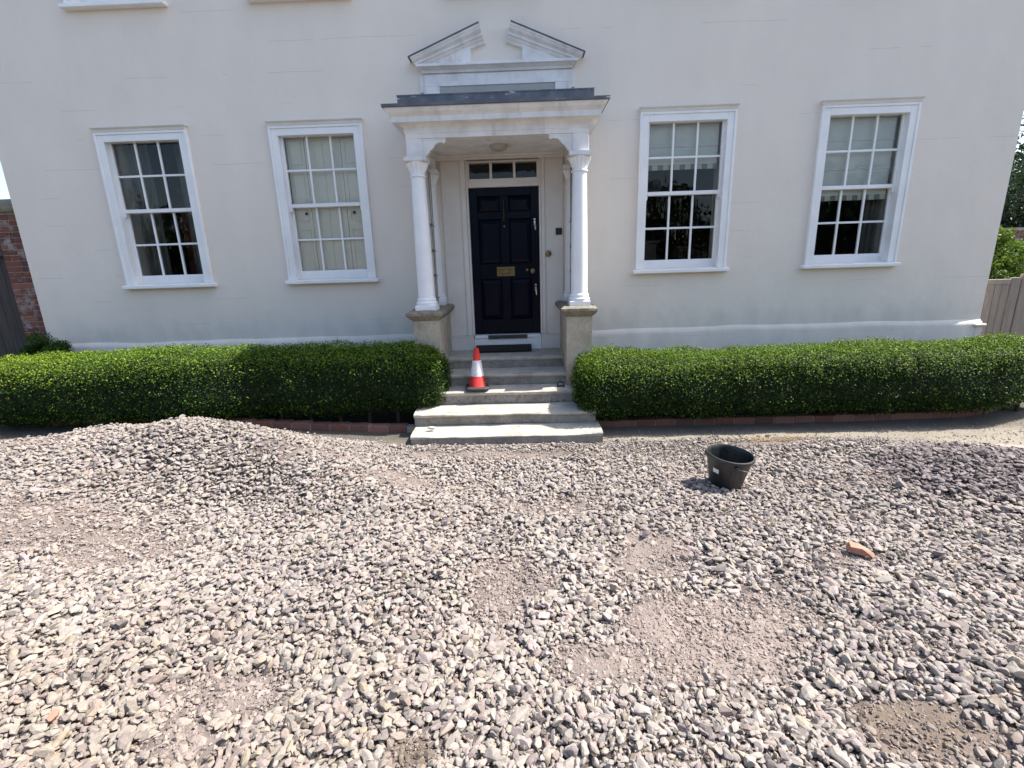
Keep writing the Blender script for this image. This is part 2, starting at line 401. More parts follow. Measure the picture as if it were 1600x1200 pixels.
def tag(o, label, cat, group=None, kind=None):
    if label: o['label'] = label
    if cat: o['category'] = cat
    if group: o['group'] = group
    if kind: o['kind'] = kind
    return o
def inst(src, name, parent, loc, rot=(0, 0, 0), scale=(1, 1, 1)):
    o = src.copy(); o.name = name; COL.objects.link(o); o.parent = parent; o.location = loc; o.rotation_euler = rot; o.scale = scale
    return o
def np_mesh(name, V, F, m, parent=None, tint=None, tris=True):
    me = bpy.data.meshes.new(name); nv = len(V); nf, k = F.shape
    me.vertices.add(nv); me.vertices.foreach_set('co', V.astype(np.float32).ravel())
    me.loops.add(nf * k); me.loops.foreach_set('vertex_index', F.astype(np.int32).ravel())
    me.polygons.add(nf); me.polygons.foreach_set('loop_start', np.arange(0, nf * k, k, dtype=np.int32)); me.polygons.foreach_set('loop_total', np.full(nf, k, dtype=np.int32))
    me.materials.append(m)
    if tint is not None:
        a = me.attributes.new('tint', 'FLOAT_COLOR', 'POINT')
        c = np.ones((nv, 4), np.float32); c[:, :3] = tint; a.data.foreach_set('color', c.ravel())
    me.update(calc_edges=True)
    me.polygons.foreach_set('use_smooth', [False] * nf)
    o = bpy.data.objects.new(name, me); COL.objects.link(o); o.parent = parent
    return o

# ------------------------------------------------------------------ ground sheet
def grid_axis(a, b, st, outer): return np.array([-o for o in outer[::-1]] + list(np.arange(a, b + 1e-6, st)) + list(outer))
gx = np.concatenate([[-400, -150, -60, -30, -18, -12, -9.5], np.arange(-8, 7.01, .045), [8.5, 11, 18, 30, 60, 150, 400]])
gy = np.concatenate([[-400, -150, -60, -25, -14, -9, -7], np.arange(-6.2, .31, .045), [1, 2, 5, 12, 30, 80, 200, 400]])
X, Y = np.meshgrid(gx, gy); Z = height(X, Y)
far = (np.abs(X) > 8.2) | (Y < -6.4) | (Y > .4)
Z = np.where(far, base_z(X, Y), Z)
w, br = patch(X, Y); gm = gravel_mask(X, Y)
Z = Z + np.where(far, 0, .005 * fbm(X * 9, Y * 9, 3, 40) + .010 * w * fbm(X * 7, Y * 7, 3, 44)) - np.where(far, 0, .012 * gm * (1 - np.clip(w * 1.4, 0, 1)))
n1 = fbm(X * 2, Y * 2, 4, 50)[..., None]; n2 = fbm(X * 12, Y * 12, 3, 51)[..., None]
sand = np.array([.285, .25, .20]) * (1 + .16 * n1 + .10 * n2)
dust = np.array([.262, .215, .190]) * (1 + .15 * n1 + .12 * n2)
brown = np.array([.175, .135, .105]) * (1 + .2 * n1 + .2 * n2)
under = np.array([.12, .10, .086]) * (1 + .1 * n2)
soil = np.array([.035, .028, .02]) * (1 + .2 * n2)
c = sand * (1 - gm[..., None]) + under * gm[..., None]
c = c * (1 - w[..., None]) + dust * w[..., None]
c = c * (1 - br[..., None]) + brown * br[..., None]
lsand_shade = sstep(1.2, -1.2, X)[..., None] * (1 - gm[..., None]) * .7  # left sand strip coloured darker to deepen the hedge's shadow
c = c * (1 - lsand_shade) + np.array([.095, .085, .07]) * lsand_shade
hn_shade = (sstep(-1.66, -1.52, Y + .05 * fbm(X * 2, Y * 2, 3, 55)) * (1 - gm))[..., None] * .55  # soil and mortar by the bricks, darkened further as painted hedge shadow
c = c * (1 - hn_shade) + np.array([.085, .078, .066]) * hn_shade
bed = (sstep(-1.12, -1.0, Y) * sstep(-6.9, -6.6, X) * sstep(6.2, 5.9, X))[..., None]
c = c * (1 - bed) + soil * bed
ny, nx = X.shape; I = np.arange(ny * nx).reshape(ny, nx)
F = np.stack([I[:-1, :-1], I[:-1, 1:], I[1:, 1:], I[1:, :-1]], -1).reshape(-1, 4)
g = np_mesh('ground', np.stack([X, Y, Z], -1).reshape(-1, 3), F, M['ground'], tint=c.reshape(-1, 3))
g.data.polygons.foreach_set('use_smooth', [True] * len(g.data.polygons))
g['kind'] = 'structure'

# ------------------------------------------------------------------ house
house = empty('house', (0, 0, -.36), 'cream rendered Georgian house with white sash windows and a columned porch', 'house')
HZ = -.36                                     # children are placed in world numbers, so undo the root's height
house.location = (0, 0, 0)
HX0, HX1 = -6.60, 6.16
WX = [-4.702, -2.4946, 2.1108, 4.303]
def wall_mesh():
    holes = []
    for x in WX: holes.append((x - .49, x + .49, 1.385, 3.20)); holes.append((x - .49, x + .49, 4.635, 6.35))
    holes.append((-.66, .30, .50, 2.85)); holes.append((-.69, .31, 4.635, 6.35))
    xs = sorted({HX0, HX1, *[h[0] for h in holes], *[h[1] for h in holes]}); zs = sorted({-.6, 7.0, *[h[2] for h in holes], *[h[3] for h in holes]})
    mb = MB()
    inh = lambda x, z: any(h[0] < x < h[1] and h[2] < z < h[3] for h in holes)
    for i in range(len(xs) - 1):
        for k in range(len(zs) - 1):
            if not inh((xs[i] + xs[i + 1]) / 2, (zs[k] + zs[k + 1]) / 2):
                mb.add([(xs[i], 0, zs[k]), (xs[i + 1], 0, zs[k]), (xs[i + 1], 0, zs[k + 1]), (xs[i], 0, zs[k + 1])], [(0, 1, 2, 3)])
    for (a, b_, c_, d) in holes:
        mb.add([(a, 0, c_), (b_, 0, c_), (b_, 0, d), (a, 0, d), (a, .32, c_), (b_, .32, c_), (b_, .32, d), (a, .32, d)],
               [(0, 4, 5, 1), (1, 5, 6, 2), (2, 6, 7, 3), (3, 7, 4, 0)])
    mb.add([(HX0, 0, -.6), (HX0, 9, -.6), (HX0, 9, 7), (HX0, 0, 7)], [(0, 1, 2, 3)][::-1])
    mb.add([(HX1, 0, -.6), (HX1, 9, -.6), (HX1, 9, 7), (HX1, 0, 7)], [(0, 1, 2, 3)])
    mb.add([(HX0, 9, -.6), (HX1, 9, -.6), (HX1, 9, 7), (HX0, 9, 7)], [(0, 3, 2, 1)])
    return mb
wm = wall_mesh(); wm.build('wall', M['render'], house)
# swollen splash-plinth at the foot of the wall, with a wandering sloped top
for (xa, xb) in ((HX0, -1.26), (.93, HX1)):
    n = 60; rs = []
    for i in range(n + 1):
        x = xa + (xb - xa) * i / n
        t = .585 + .03 * float(fbm(x * .8, 1.2, 3, 77)) + (.0 if xa < 0 else -.015); o_ = .042 + .012 * float(fbm(x * 1.4, 8.2, 2, 78))
        rs.append([(x, .01, -.6), (x, -o_, -.6), (x, -o_ - .004, t - .06), (x, -o_ + .008, t - .02), (x, -.001, t + .012), (x, .01, t + .012)])
    MB().rings(rs).build('plinth', M['render'], house, smooth=True)
mb = MB(); mb.box(HX1 - .13, HX1 + .03, -.085, .12, .50, .535, .008); mb.box(HX1 - .10, HX1 + .01, -.058, .10, -.6, .50, .01)
mb.build('plinth_corner', M['render'], house)
# roof and eaves (above the frame)
EO = .12
rf = MB(); rf.add([(HX0 - EO, -EO, 7.06), (HX1 + EO, -EO, 7.06), (HX1 + EO, 9 + EO, 7.06), (HX0 - EO, 9 + EO, 7.06), (HX0 + 4, 4.5, 10.2), (HX1 - 4, 4.5, 10.2)],
       [(0, 1, 5, 4), (1, 2, 5), (2, 3, 4, 5), (3, 0, 4)])
roof = rf.build('roof', M['slate'], house)
MB().box(HX0 - EO, HX1 + EO, -EO, 9 + EO, 6.98, 7.055).build('eaves', M['white'], roof)

def sash_window(cx, zb, zt, room=True, child_room=None):
    """zb underside of sill, zt top of head moulding"""
    s = (zt - zb) / (3.296 - 1.316)
    Zf = lambda z: zb + (z - 1.316) * s
    root = MB()
    zi0, zi1 = Zf(1.37), Zf(3.19)
    def arch(x0, x1, z0, z1, w_, y0, y1):       # three-sided moulded frame
        root.box(x0, x0 + w_, y0, y1, z0, z1, .003); root.box(x1 - w_, x1, y0, y1, z0, z1, .003); root.box(x0 + w_, x1 - w_, y0, y1, z1 - w_, z1, .003)
    arch(cx - .587, cx + .587, zi0, Zf(3.236), .030, -.050, -.0005)
    arch(cx - .557, cx + .557, zi0, Zf(3.236) - .030, .080, -.040, .10)
    fr = root.build('window', M['white'], house)
    hd = MB(); hd.rect_rings([(cx - .587, cx + .587, -.052, 0, Zf(3.236)), (cx - .588, cx + .588, -.055, 0, Zf(3.262)), (cx - .596, cx + .596, -.068, 0, Zf(3.276)), (cx - .602, cx + .602, -.074, 0, Zf(3.281)), (cx - .602, cx + .602, -.074, 0, Zf(3.290)), (cx - .59, cx + .59, -.05, 0, Zf(3.296))])
    hd.build('head_moulding', M['ivory'], fr)
    sl = MB(); sl.rect_rings([(cx - .615, cx + .615, -.085, .10, zb), (cx - .62, cx + .62, -.092, .10, zb + .006), (cx - .62, cx + .62, -.092, .10, zb + .038), (cx - .612, cx + .612, -.082, .10, zb + .046), (cx - .60, cx + .60, -.02, .10, zb + .054)])
    sl.build('sill', M['white'], fr)
    # sashes
    for (y0, zlo, zhi, rb, rt_, hw) in ((.030, Zf(2.285), Zf(3.19), .045, .058, .478), (.076, Zf(1.37), Zf(2.325), .115, .040, .478)):
        y1 = y0 + .042; g0 = zlo + rb; g1 = zhi - rt_; gw = .449
        sm = MB(); sm.box(cx - hw, cx - gw, y0, y1, zlo, zhi, .003); sm.box(cx + gw, cx + hw, y0, y1, zlo, zhi, .003)
        sm.box(cx - gw, cx + gw, y0 - .001, y1, zlo, g0, .003); sm.box(cx - gw, cx + gw, y0 - .001, y1, g1, zhi, .003)
        if y0 < .05:
            for sx in (-1, 1):
                xx = cx + sx * (hw - .018); sm.prism([(xx - .016, zlo), (xx - .012, zlo - .045), (xx, zlo - .06), (xx + .012, zlo - .045), (xx + .016, zlo)], y0 + .002, y1 - .004)
        sm.build('sash', M['white'], fr)
        zm = (g0 + g1) / 2
        for k in (-1, 1):
            xb = cx + k * gw / 3
            MB().box(xb - .0125, xb + .0125, y0 + .004, y1 - .006, g0, g1, .004).build('glazing_bar', M['white'], fr)
        MB().box(cx - gw, cx + gw, y0 + .0065, y1 - .009, zm - .0125, zm + .0125, .004).build('glazing_bar', M['white'], fr)
        for i in range(3):
            for j in range(2):
                xa = cx - gw + i * 2 * gw / 3 + .001; xb = xa + 2 * gw / 3 - .002; za = (g0, zm)[j] + .001; zb2 = (zm, g1)[j] - .001
                ty = random.uniform(-.003, .003); tx = random.uniform(-.003, .003); yy = y0 + .022
                MB().add([], []) if False else None
                p = MB(); p.add([(xa, yy + ty - tx, za), (xb, yy + ty + tx, za), (xb, yy - ty + tx, zb2), (xa, yy - ty - tx, zb2)], [(0, 1, 2, 3)])
                p.build('pane', M['glass'], fr)
    if room:
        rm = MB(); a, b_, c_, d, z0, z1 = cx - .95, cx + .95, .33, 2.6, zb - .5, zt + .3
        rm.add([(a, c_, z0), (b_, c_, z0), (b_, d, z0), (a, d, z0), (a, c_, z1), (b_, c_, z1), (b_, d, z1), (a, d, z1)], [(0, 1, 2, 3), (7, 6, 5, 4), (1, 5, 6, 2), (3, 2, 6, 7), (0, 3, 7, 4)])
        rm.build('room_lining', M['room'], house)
    return fr
wins = [sash_window(x, 1.316, 3.296) for x in WX]
for x in WX: sash_window(x, 4.565, 6.45)
sash_window(-.19, 4.565, 6.45)

def cloth(name, x0, x1, y, z0, z1, m, folds=5, amp=.03, parent=None, taper=0.0):
    n = 40; mb = MB(); V = []
    for i in range(n + 1):
        t = i / n; x = x0 + (x1 - x0) * t; yy = y + amp * math.sin(t * folds * 2 * math.pi) + .3 * amp * math.sin(t * 17)
        V.append((x, yy, z0)); V.append((x + taper * (t - .5), yy * 1.0, z1))
    mb.add(V, [(2 * i, 2 * i + 2, 2 * i + 3, 2 * i + 1) for i in range(n)])
    return mb.build(name, m, parent, smooth=True)
# window 1: drawn-back curtains and dark room
tag(cloth('curtain', WX[0] - .52, WX[0] - .17, .30, 1.30, 3.30, M['curtain'], 4, .035), 'pale grey-green curtain hanging at the left side of the leftmost window', 'curtain')
tag(cloth('curtain', WX[0] + .15, WX[0] + .55, .34, 1.30, 3.30, M['curtain'], 4, .03), 'grey-green curtain hanging at the right side of the leftmost window', 'curtain')
tag(cloth('wall_hanging', WX[0] - .35, WX[0] + .35, .95, 1.5, 2.72, M['redcloth'], 3, .03), 'dark red cloth hanging in the room behind the leftmost window', 'wall hanging')
# window 2: closed panelled shutters
sx0 = WX[1] - .47
for i in range(4):
    a = sx0 + i * .235 + .002; b_ = a + .231
    sh = MB(); y = .135 + (.004 if i % 2 else 0)
    sh.box(a, b_, y, y + .03, 1.39, 3.19, .002)
    for (z0, z1) in ((1.46, 2.02), (2.10, 2.72), (2.80, 3.12)):
        pass
    so = sh.build('shutter', M['shutter'], wins[1])
    for (z0, z1) in ((1.47, 2.02), (2.12, 2.72), (2.82, 3.11)):
        pm = MB()
        for (xa, xb, za, zb_) in ((a + .040, a + .052, z0, z1), (b_ - .052, b_ - .040, z0, z1), (a + .052, b_ - .052, z0, z0 + .012), (a + .052, b_ - .052, z1 - .012, z1)):
            pm.box(xa, xb, y - .012, y + .001, za, zb_)
        if i in (0, 3): pm.build('shutter_moulding', M['shutter'], wins[1])
for (kx, kz) in ((-.30, 2.215), (.335, 2.215)):
    MB().lathe(0, 0, [(.001, 0), (.010, .001), (.011, .012), (.018, .02), (.018, .032), (.001, .038)], 14).build('shutter_knob', M['black'], wins[1], True, (WX[1] + kx, .137, kz)).rotation_euler = (math.pi / 2, 0, 0)
# windows 3 and 4: roman blinds
def blind(cx, zlow, label, folds):
    e = empty('roman_blind', (0, 0, 0), label, 'blind')
    mb = MB(); zs = [3.20]; 
    prof = [(.128, 3.20)]
    for z in folds: prof += [(.128, z + .03), (.120, z + .008), (.132, z), (.130, z - .02)]
    prof.append((.128, zlow + .062))
    rs = [(cx - .445, y, z) for y, z in prof] + [(cx + .445, y, z) for y, z in prof]; n = len(prof)
    mb.add(rs, [(i, n + i, n + i + 1, i + 1)[::-1] for i in range(n - 1)])
    mb.build('blind_cloth', M['linen'], e)
    MB().box(cx - .445, cx + .445, .124, .130, zlow, zlow + .060).build('striped_border', M['stripe'], e)
    return e
blind(WX[2], 2.60, 'short pale roman blind with checked hem in the window right of the porch', (2.86,))
blind(WX[3], 2.16, 'long pale roman blind lowered halfway down the rightmost window', (2.86, 2.52, 2.30))
tag(cloth('curtain', WX[3] + .27, WX[3] + .46, .27, 1.3, 3.25, M['curtain'], 3, .03), 'grey curtain gathered at the right side of the rightmost window', 'curtain')
# dim furniture in the room behind window 3
e = empty('cabinet', (WX[2] - .3, 1.4, .82), 'dark wooden cabinet dimly seen through the window right of the porch', 'cabinet')
MB().box(-.32, .32, -.22, .22, 0, .92, .01).build('carcass', M['furniture'], e)
MB().box(-.35, .35, -.25, .25, .92, .96, .005).build('top', M['furniture'], e)
e = empty('table_lamp', (WX[2] - .38, 1.3, 1.782), 'table lamp with pale shade on the cabinet behind the window', 'lamp')
MB().lathe(0, 0, [(.001, 0), (.07, 0), (.06, .02), (.015, .04), (.02, .12), (.012, .2), (.012, .26)], 20).build('lamp_base', M['brass'], e, True)
MB().lathe(0, 0, [(.15, .22), (.10, .42)], 24, caps=False).build('lamp_shade', M['lampshade'], e, True)

# ------------------------------------------------------------------ doorway
PX = -.195
mb = MB()
mb.box(-.972, -.724, -.022, 0.0, .558, 2.885, .002); mb.box(.344, .578, -.022, 0, .558, 2.885, .002)
mb.box(-.724, -.6605, -.040, 0, .558, 2.885, .004); mb.box(.3005, .344, -.040, 0, .558, 2.885, .004)
mb.box(-.6605, .3005, -.040, 0, 2.851, 2.885, .004)
db = mb.build('door_surround', M['ivory'], house)
for (a, b_) in ((-.975, -.642), (.277, .581)): MB().rect_rings([(a, b_, -.052, -.0005, .362), (a, b_, -.052, -.0005, .538), (a, b_, -.058, -.0005, .542), (a, b_, -.058, -.0005, .5575)]).build('plinth_block', M['ivory'], house)
mb = MB()   # recessed frame
mb.box(-.6595, -.632, .0, .13, .556, 2.845, .003); mb.box(.272, .2995, .0, .13, .556, 2.845, .003)
mb.box(-.632, .272, .005, .13, 2.452, 2.553, .004); mb.box(-.632, .272, .005, .13, 2.745, 2.766, .003)
mb.box(-.632, .272, .045, .13, 2.766, 2.845)
mb.box(-.632, -.610, .012, .12, 2.553, 2.745, .002); mb.box(.250, .272, .012, .12, 2.553, 2.745, .002)
dfr = mb.build('door_frame', M['ivory'], house)
for (a, b_) in ((-.60, -.255), (-.115, .23)): MB().box(a, b_, .030, .046, 2.782, 2.812, .005).build('frame_moulding', M['white'], dfr)
for xb in (-.334, -.035): MB().box(xb - .016, xb + .016, .014, .10, 2.553, 2.745, .003).build('glazing_bar', M['ivory'], dfr)
for (a, b_) in ((-.610, -.35), (-.318, -.051), (-.019, .25)):
    p = MB(); p.add([(a, .06, 2.553), (b_, .06, 2.553), (b_, .062, 2.745), (a, .062, 2.745)], [(0, 1, 2, 3)]); p.build('fanlight_pane', M['glass'], dfr)
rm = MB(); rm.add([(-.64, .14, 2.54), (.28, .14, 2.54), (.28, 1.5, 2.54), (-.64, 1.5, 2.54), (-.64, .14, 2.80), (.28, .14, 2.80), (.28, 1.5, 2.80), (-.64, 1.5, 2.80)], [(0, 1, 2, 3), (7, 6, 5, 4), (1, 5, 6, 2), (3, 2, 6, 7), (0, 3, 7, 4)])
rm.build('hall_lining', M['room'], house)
# door leaf: stiles, rails and six fielded panels
DX0, DX1, DZ0, DZ1 = -.630, .270, .562, 2.450
mb = MB(); yb = .075
st = .105; mu = .115; cxd = (DX0 + DX1) / 2
rails = [(DZ0, DZ0 + .20), (1.30, 1.50), (2.065, 2.155), (2.35, DZ1)]
mb.box(DX0, DX0 + st, yb - .022, yb + .02, DZ0, DZ1, .003); mb.box(DX1 - st, DX1, yb - .022, yb + .02, DZ0, DZ1, .003)
for z0, z1 in rails: mb.box(DX0 + st, DX1 - st, yb - .0215, yb + .02, z0, z1, .003)
for (z0, z1) in ((.762, 1.30), (1.50, 2.065), (2.155, 2.35)): mb.box(cxd - mu / 2, cxd + mu / 2, yb - .0205, yb + .02, z0, z1, .003)
mb.box(DX0 + .01, DX1 - .01, yb + .012, yb + .03, DZ0 + .01, DZ1 - .01)
door = mb.build('door', M['navy'], house)
for (z0, z1) in ((.762, 1.30), (1.50, 2.065), (2.155, 2.35)):
    for (a, b_) in ((DX0 + st, cxd - mu / 2), (cxd + mu / 2, DX1 - st)):
        p = MB(); y1 = yb + .012
        p.rings([[(a, y1 - .022 if False else y1, z0), (b_, y1, z0), (b_, y1, z1), (a, y1, z1)],
                 [(a + .02, y1 - .006, z0 + .02), (b_ - .02, y1 - .006, z0 + .02), (b_ - .02, y1 - .006, z1 - .02), (a + .02, y1 - .006, z1 - .02)],
                 [(a + .055, y1 - .020, z0 + .055), (b_ - .055, y1 - .020, z0 + .055), (b_ - .055, y1 - .020, z1 - .055), (a + .055, y1 - .020, z1 - .055)]])
        p.build('door_panel', M['navy'], door)
yf = yb - .024
lb = MB(); lb.box(-.304, -.062, yf - .008, yf + .002, 1.335, 1.459, .003); lb.box(-.268, -.098, yf - .014, yf - .008, 1.372, 1.424, .003)
lb.box(-.285, -.081, yf - .016, yf - .0078, 1.364, 1.370); lb.box(-.285, -.081, yf - .016, yf - .0078, 1.426, 1.432)
lb.build('letterbox', M['brass'], door)
kn = MB(); kn.lathe(0, 0, [(.001, 2.30), (.016, 2.29), (.020, 2.26), (.012, 2.235), (.010, 2.13), (.016, 2.09), (.020, 2.06), (.014, 2.035), (.001, 2.02)], 12)
kn = kn.build('knocker', simple('dark_bronze', (.03, .024, .018), (.06, .048, .034), 20, .4, 0, metal=.8), door, True, (-.185, yf - .014, 0))
MB().lathe(-.183, yf - .010, [(.001, 1.955), (.014, 1.96), (.016, 1.97), (.010, 1.985), (.001, 1.99)], 12).build('knocker_strike', M['brass'], door, True)
for (kx, kz, r) in ((.103, 1.411, .018), (.178, 1.392, .030)):
    k = MB().lathe(0, 0, [(.001, -.002), (r * 1.1, 0), (r * 1.1, .005), (r * .55, .01), (r * .5, .03), (r, .042), (r, .058), (r * .6, .068), (.001, .07)], 16)
    k.build('door_knob' if r > .02 else 'lock_cylinder', M['brass'], door, True, (kx, yf, kz)).rotation_euler = (math.pi / 2, 0, 0)
for kz in (1.99, 1.155):
    h = MB(); h.box(.198, .228, yf - .012, yf + .002, kz - .02, kz + .07, .004); h.tube([(.213, yf - .02, kz + .045), (.213, yf - .045, kz + .03), (.216, yf - .05, kz - .02), (.222, yf - .045, kz - .075)], [.012, .013, .012, .008], 10)
    h.build('lock_handle', M['chrome'], door, True)
MB().box(-.632, .272, -.055, .09, .515, .558, .006).build('threshold', M['white'], house)
MB().box(-.640, .275, -.042, .05, .355, .5145, .003).build('threshold_riser', M['white'], house)
MB().box(-.447, .085, -.062, -.0555, .508, .5595).build('weather_brush', M['brush'], house)
e = tag(MB().box(.481, .563, -.040, -.0225, 1.842, 1.926, .005).build('video_doorbell', M['black']), 'small square black entry panel on the white boards right of the door', 'doorbell')
k = MB().lathe(0, 0, [(.001, 0), (.040, 0), (.040, .006), (.030, .012), (.016, .012), (.014, .022), (.001, .024)], 24).build('bell_push', M['brass'], None, True, (.382, -.0405, 1.608))
k.rotation_euler = (math.pi / 2, 0, 0); tag(k, 'round aged brass bell push on the white frame right of the door', 'bell push')

# ------------------------------------------------------------------ porch
CXS = (-1.10, .69); CY = -.82
CT = 2.825
def capmod(k, t): return (0, 0, .05 * math.cos(14 * t), .07 * math.cos(14 * t), .085 * math.cos(14 * t), .05 * math.cos(14 * t), 0)[k] if k < 7 else 0
for (cx, cyy, kx) in ((CXS[0], CY, 'column'), (CXS[1], CY, 'column'), (CXS[0], -.10, 'half_column'), (CXS[1], -.10, 'half_column')):
    zb = 1.0 if cyy < -.5 else 1.0
    pr = [(.098, zb + .135), (.0955, zb + .25)] + [(.0955 - .017 * ((i / 8) ** 1.5), zb + .25 + (2.45 - zb - .25) * i / 8) for i in range(1, 9)]
    col = MB().lathe(cx, cyy, pr, 36).build(kx, M['white'], house, True)
    bs = MB(); bs.lathe(cx, cyy, [(.118, zb + .052), (.124, zb + .066), (.124, zb + .080), (.112, zb + .092), (.108, zb + .100), (.113, zb + .112), (.111, zb + .124), (.099, zb + .136)], 36)
    bs.rect_rings([(cx - .120, cx + .120, cyy - .120, cyy + .120, zb - .01), (cx - .120, cx + .120, cyy - .120, cyy + .120, zb + .048), (cx - .116, cx + .116, cyy - .116, cyy + .116, zb + .052)])
    bs.build('column_base', M['white'], col, True)
    cb = MB(); cb.lathe(cx, cyy, [(.080, 2.445), (.092, 2.452), (.092, 2.464), (.080, 2.470)], 36)
    cp_ = MB().lathe(cx, cyy, [(.079, 2.470), (.081, 2.485), (.084, 2.500), (.093, 2.535), (.110, 2.570), (.121, 2.588), (.112, 2.600)], 112, capmod)
    cb.v += []; o_ = len(cb.v); cb.v += cp_.v; cb.f += [tuple(i + o_ for i in f) for f in cp_.f]
    cb.build('capital', M['white'], col, True)
    MB().rect_rings([(cx - .118, cx + .118, cyy - .118, cyy + .10 if cyy > -.5 else cyy + .118, 2.600), (cx - .124, cx + .124, cyy - .124, cyy + .10 if cyy > -.5 else cyy + .124, 2.608), (cx - .124, cx + .124, cyy - .124, cyy + .10 if cyy > -.5 else cyy + .124, 2.645)]).build('abacus', M['oldwhite'], col)
# entablature: block above each column, beams back to the wall and across the front, ceiling
ents = []
for cx in CXS:
    eo = MB().box(cx - .088, cx + .088, CY - .088, CY + .088, 2.645, CT, .003).build('entablature_block', M['oldwhite'], house); ents.append(eo)
    MB().box(cx - .080, cx + .080, CY + .088, -.19, 2.70, CT, .003).build('side_beam', M['oldwhite'], eo)
    MB().box(cx - .088, cx + .088, -.19, -.001, 2.645, CT - .002, .003).build('entablature_block', M['oldwhite'], house)
bx0, bx1, by = CXS[0] - .088, CXS[1] + .088, CY - .088
prof = [(0, CT), (.004, CT + .045), (.012, CT + .05), (.012, 2.925), (.035, 2.945), (.050, 2.952), (.112, 2.960), (.112, 3.010), (.120, 3.018), (.150, 3.045), (.168, 3.075), (.172, 3.088)]
cor = MB(); cor.rect_rings([(bx0 - o_, bx1 + o_, by - o_, 0.0, z) for o_, z in prof])
pr_ = cor.build('porch_roof', M['oldwhite'], house)
MB().rect_rings([(bx0 - .18, bx1 + .18, by - .185, 0, 3.084), (bx0 - .186, bx1 + .186, by - .192, 0, 3.088), (bx0 - .186, bx1 + .186, by - .192, 0, 3.114), (bx0 - .14, bx1 + .14, by - .14, 0, 3.129)]).build('lead_edge', M['lead'], pr_)
MB().rect_rings([(-1.31, .872, -.62, 0, 3.130), (-1.31, .872, -.62, 0, 3.325), (-1.315, .877, -.625, 0, 3.328), (-1.315, .877, -.625, 0, 3.340)]).build('lead_upstand', M['lead'], pr_)
for cx, sg in ((CXS[0], 1), (CXS[1], -1)):
    ck = MB().box(cx - .022, cx + .022, CY + .075, -.20, 1.0, 2.70, .002).build('shade_panel', M['ivory'], house)  # assumed panel, added to keep the sun off the steps
    xi = cx + sg * .0225
    for (ya, yb2, za, zb2) in ((-.67, -.655, 1.10, 2.60), (-.285, -.27, 1.10, 2.60), (-.655, -.285, 1.10, 1.115), (-.655, -.285, 2.585, 2.60)):
        MB().box(min(xi, xi + sg * .012), max(xi, xi + sg * .012), ya, yb2, za, zb2, .003).build('shade_panel_moulding', M['ivory'], ck)
# shallow mouldings round the porch ceiling
mb = MB(); a, b_, c_ = CXS[0] + .0815, CXS[1] - .0815, CY + .09
for (zt0, w_) in ((CT - .028, .05), (CT - .055, .025)):
    mb.box(a, b_, -.04 - w_, -.041 + .0 , zt0, zt0 + .027, .003)
    mb.box(a, a + w_, c_, -.042 - w_, zt0, zt0 + .027, .003); mb.box(b_ - w_, b_, c_, -.042 - w_, zt0, zt0 + .027, .003)
mb.build('ceiling_moulding', M['ivory'], pr_)
# shaped spandrel brackets either side
def spandrel(x0, sgn):
    ent = ents[0] if sgn > 0 else ents[1]
    pts = [(0, 2.648), (.03, 2.652), (.05, 2.668), (.062, 2.69), (.085, 2.712), (.115, 2.735), (.135, 2.765), (.165, 2.782), (.215, 2.785), (.232, 2.775), (.25, 2.79), (.252, CT - .002), (0, CT - .002)]
    poly = [(x0 + sgn * x, z) for x, z in pts]
    if sgn < 0: poly = poly[::-1]
    MB().prism(poly, CY - .075, CY - .015).build('spandrel_bracket', M['oldwhite'], ent)
    MB().box(min(x0, x0 + sgn * .252), max(x0, x0 + sgn * .252), CY - .082, CY - .0752, CT - .018, CT - .003).build('spandrel_fillet', M['oldwhite'], ent)
spandrel(CXS[0] + .0885, 1); spandrel(CXS[1] - .0885, -1)
pl = MB().lathe(-.205, -.50, [(.001, 2.758), (.05, 2.762), (.085, 2.775), (.105, 2.80), (.11, 2.8245)], 28)
pl = pl.build('porch_light', M['opal'], None, True); tag(pl, 'round unlit opal light fitted to the porch ceiling', 'light')
# pedestals
for (x0, x1) in ((-1.255, -.952), (.530, .826)):
    n = 8; mb = MB()
    mb.rect_rings([(x0, x1, -.965, -.001, -.5), (x0, x1, -.965, -.001, .30), (x0 + .003, x1 - .003, -.962, -.001, .60), (x0, x1, -.965, -.001, .875)])
    pd = mb.build('pedestal', M['ped'], house)
    capm = MB().rect_rings([(x0 - .002, x1 + .002, -.967, -.0015, .876), (x0 - .012, x1 + .012, -.978, -.0015, .892), (x0 - .030, x1 + .030, -.995, -.0015, .905), (x0 - .060, x1 + .060, -1.025, -.0015, .940), (x0 - .068, x1 + .068, -1.035, -.0015, .948), (x0 - .066, x1 + .066, -1.033, -.0015, .976), (x0 - .03, x1 + .03, -.985, -.0015, .999)])
    import bmesh
    bm = bmesh.new(); vv = [bm.verts.new(p) for p in capm.v]
    for f in capm.f: bm.faces.new([vv[q] for q in f])
    bmesh.ops.subdivide_edges(bm, edges=[e_ for e_ in bm.edges if e_.calc_length() > .1], cuts=14, use_grid_fill=True)
    for v_ in bm.verts:
        if v_.co.y < -.01:
            k_ = float(fbm(v_.co.x * 14 + v_.co.z * 30, v_.co.y * 14, 3, 12)) * .009 + min(0, float(fbm(v_.co.x * 6 + 3, v_.co.y * 6 + v_.co.z * 9, 2, 15)) + .1) * .05
            n_ = Vector((v_.co.x - (x0 + x1) / 2, (v_.co.y + .9) if v_.co.y < -.9 else 0, 0)).normalized(); v_.co += n_ * k_; v_.co.z += k_ * .5
    cm_ = MB(); cm_.v = [tuple(v_.co) for v_ in bm.verts]; bm.verts.index_update(); cm_.f = [tuple(v_.index for v_ in f.verts) for f in bm.faces]; bm.free()
    cm_.build('pedestal_cap', M['cap'], pd)
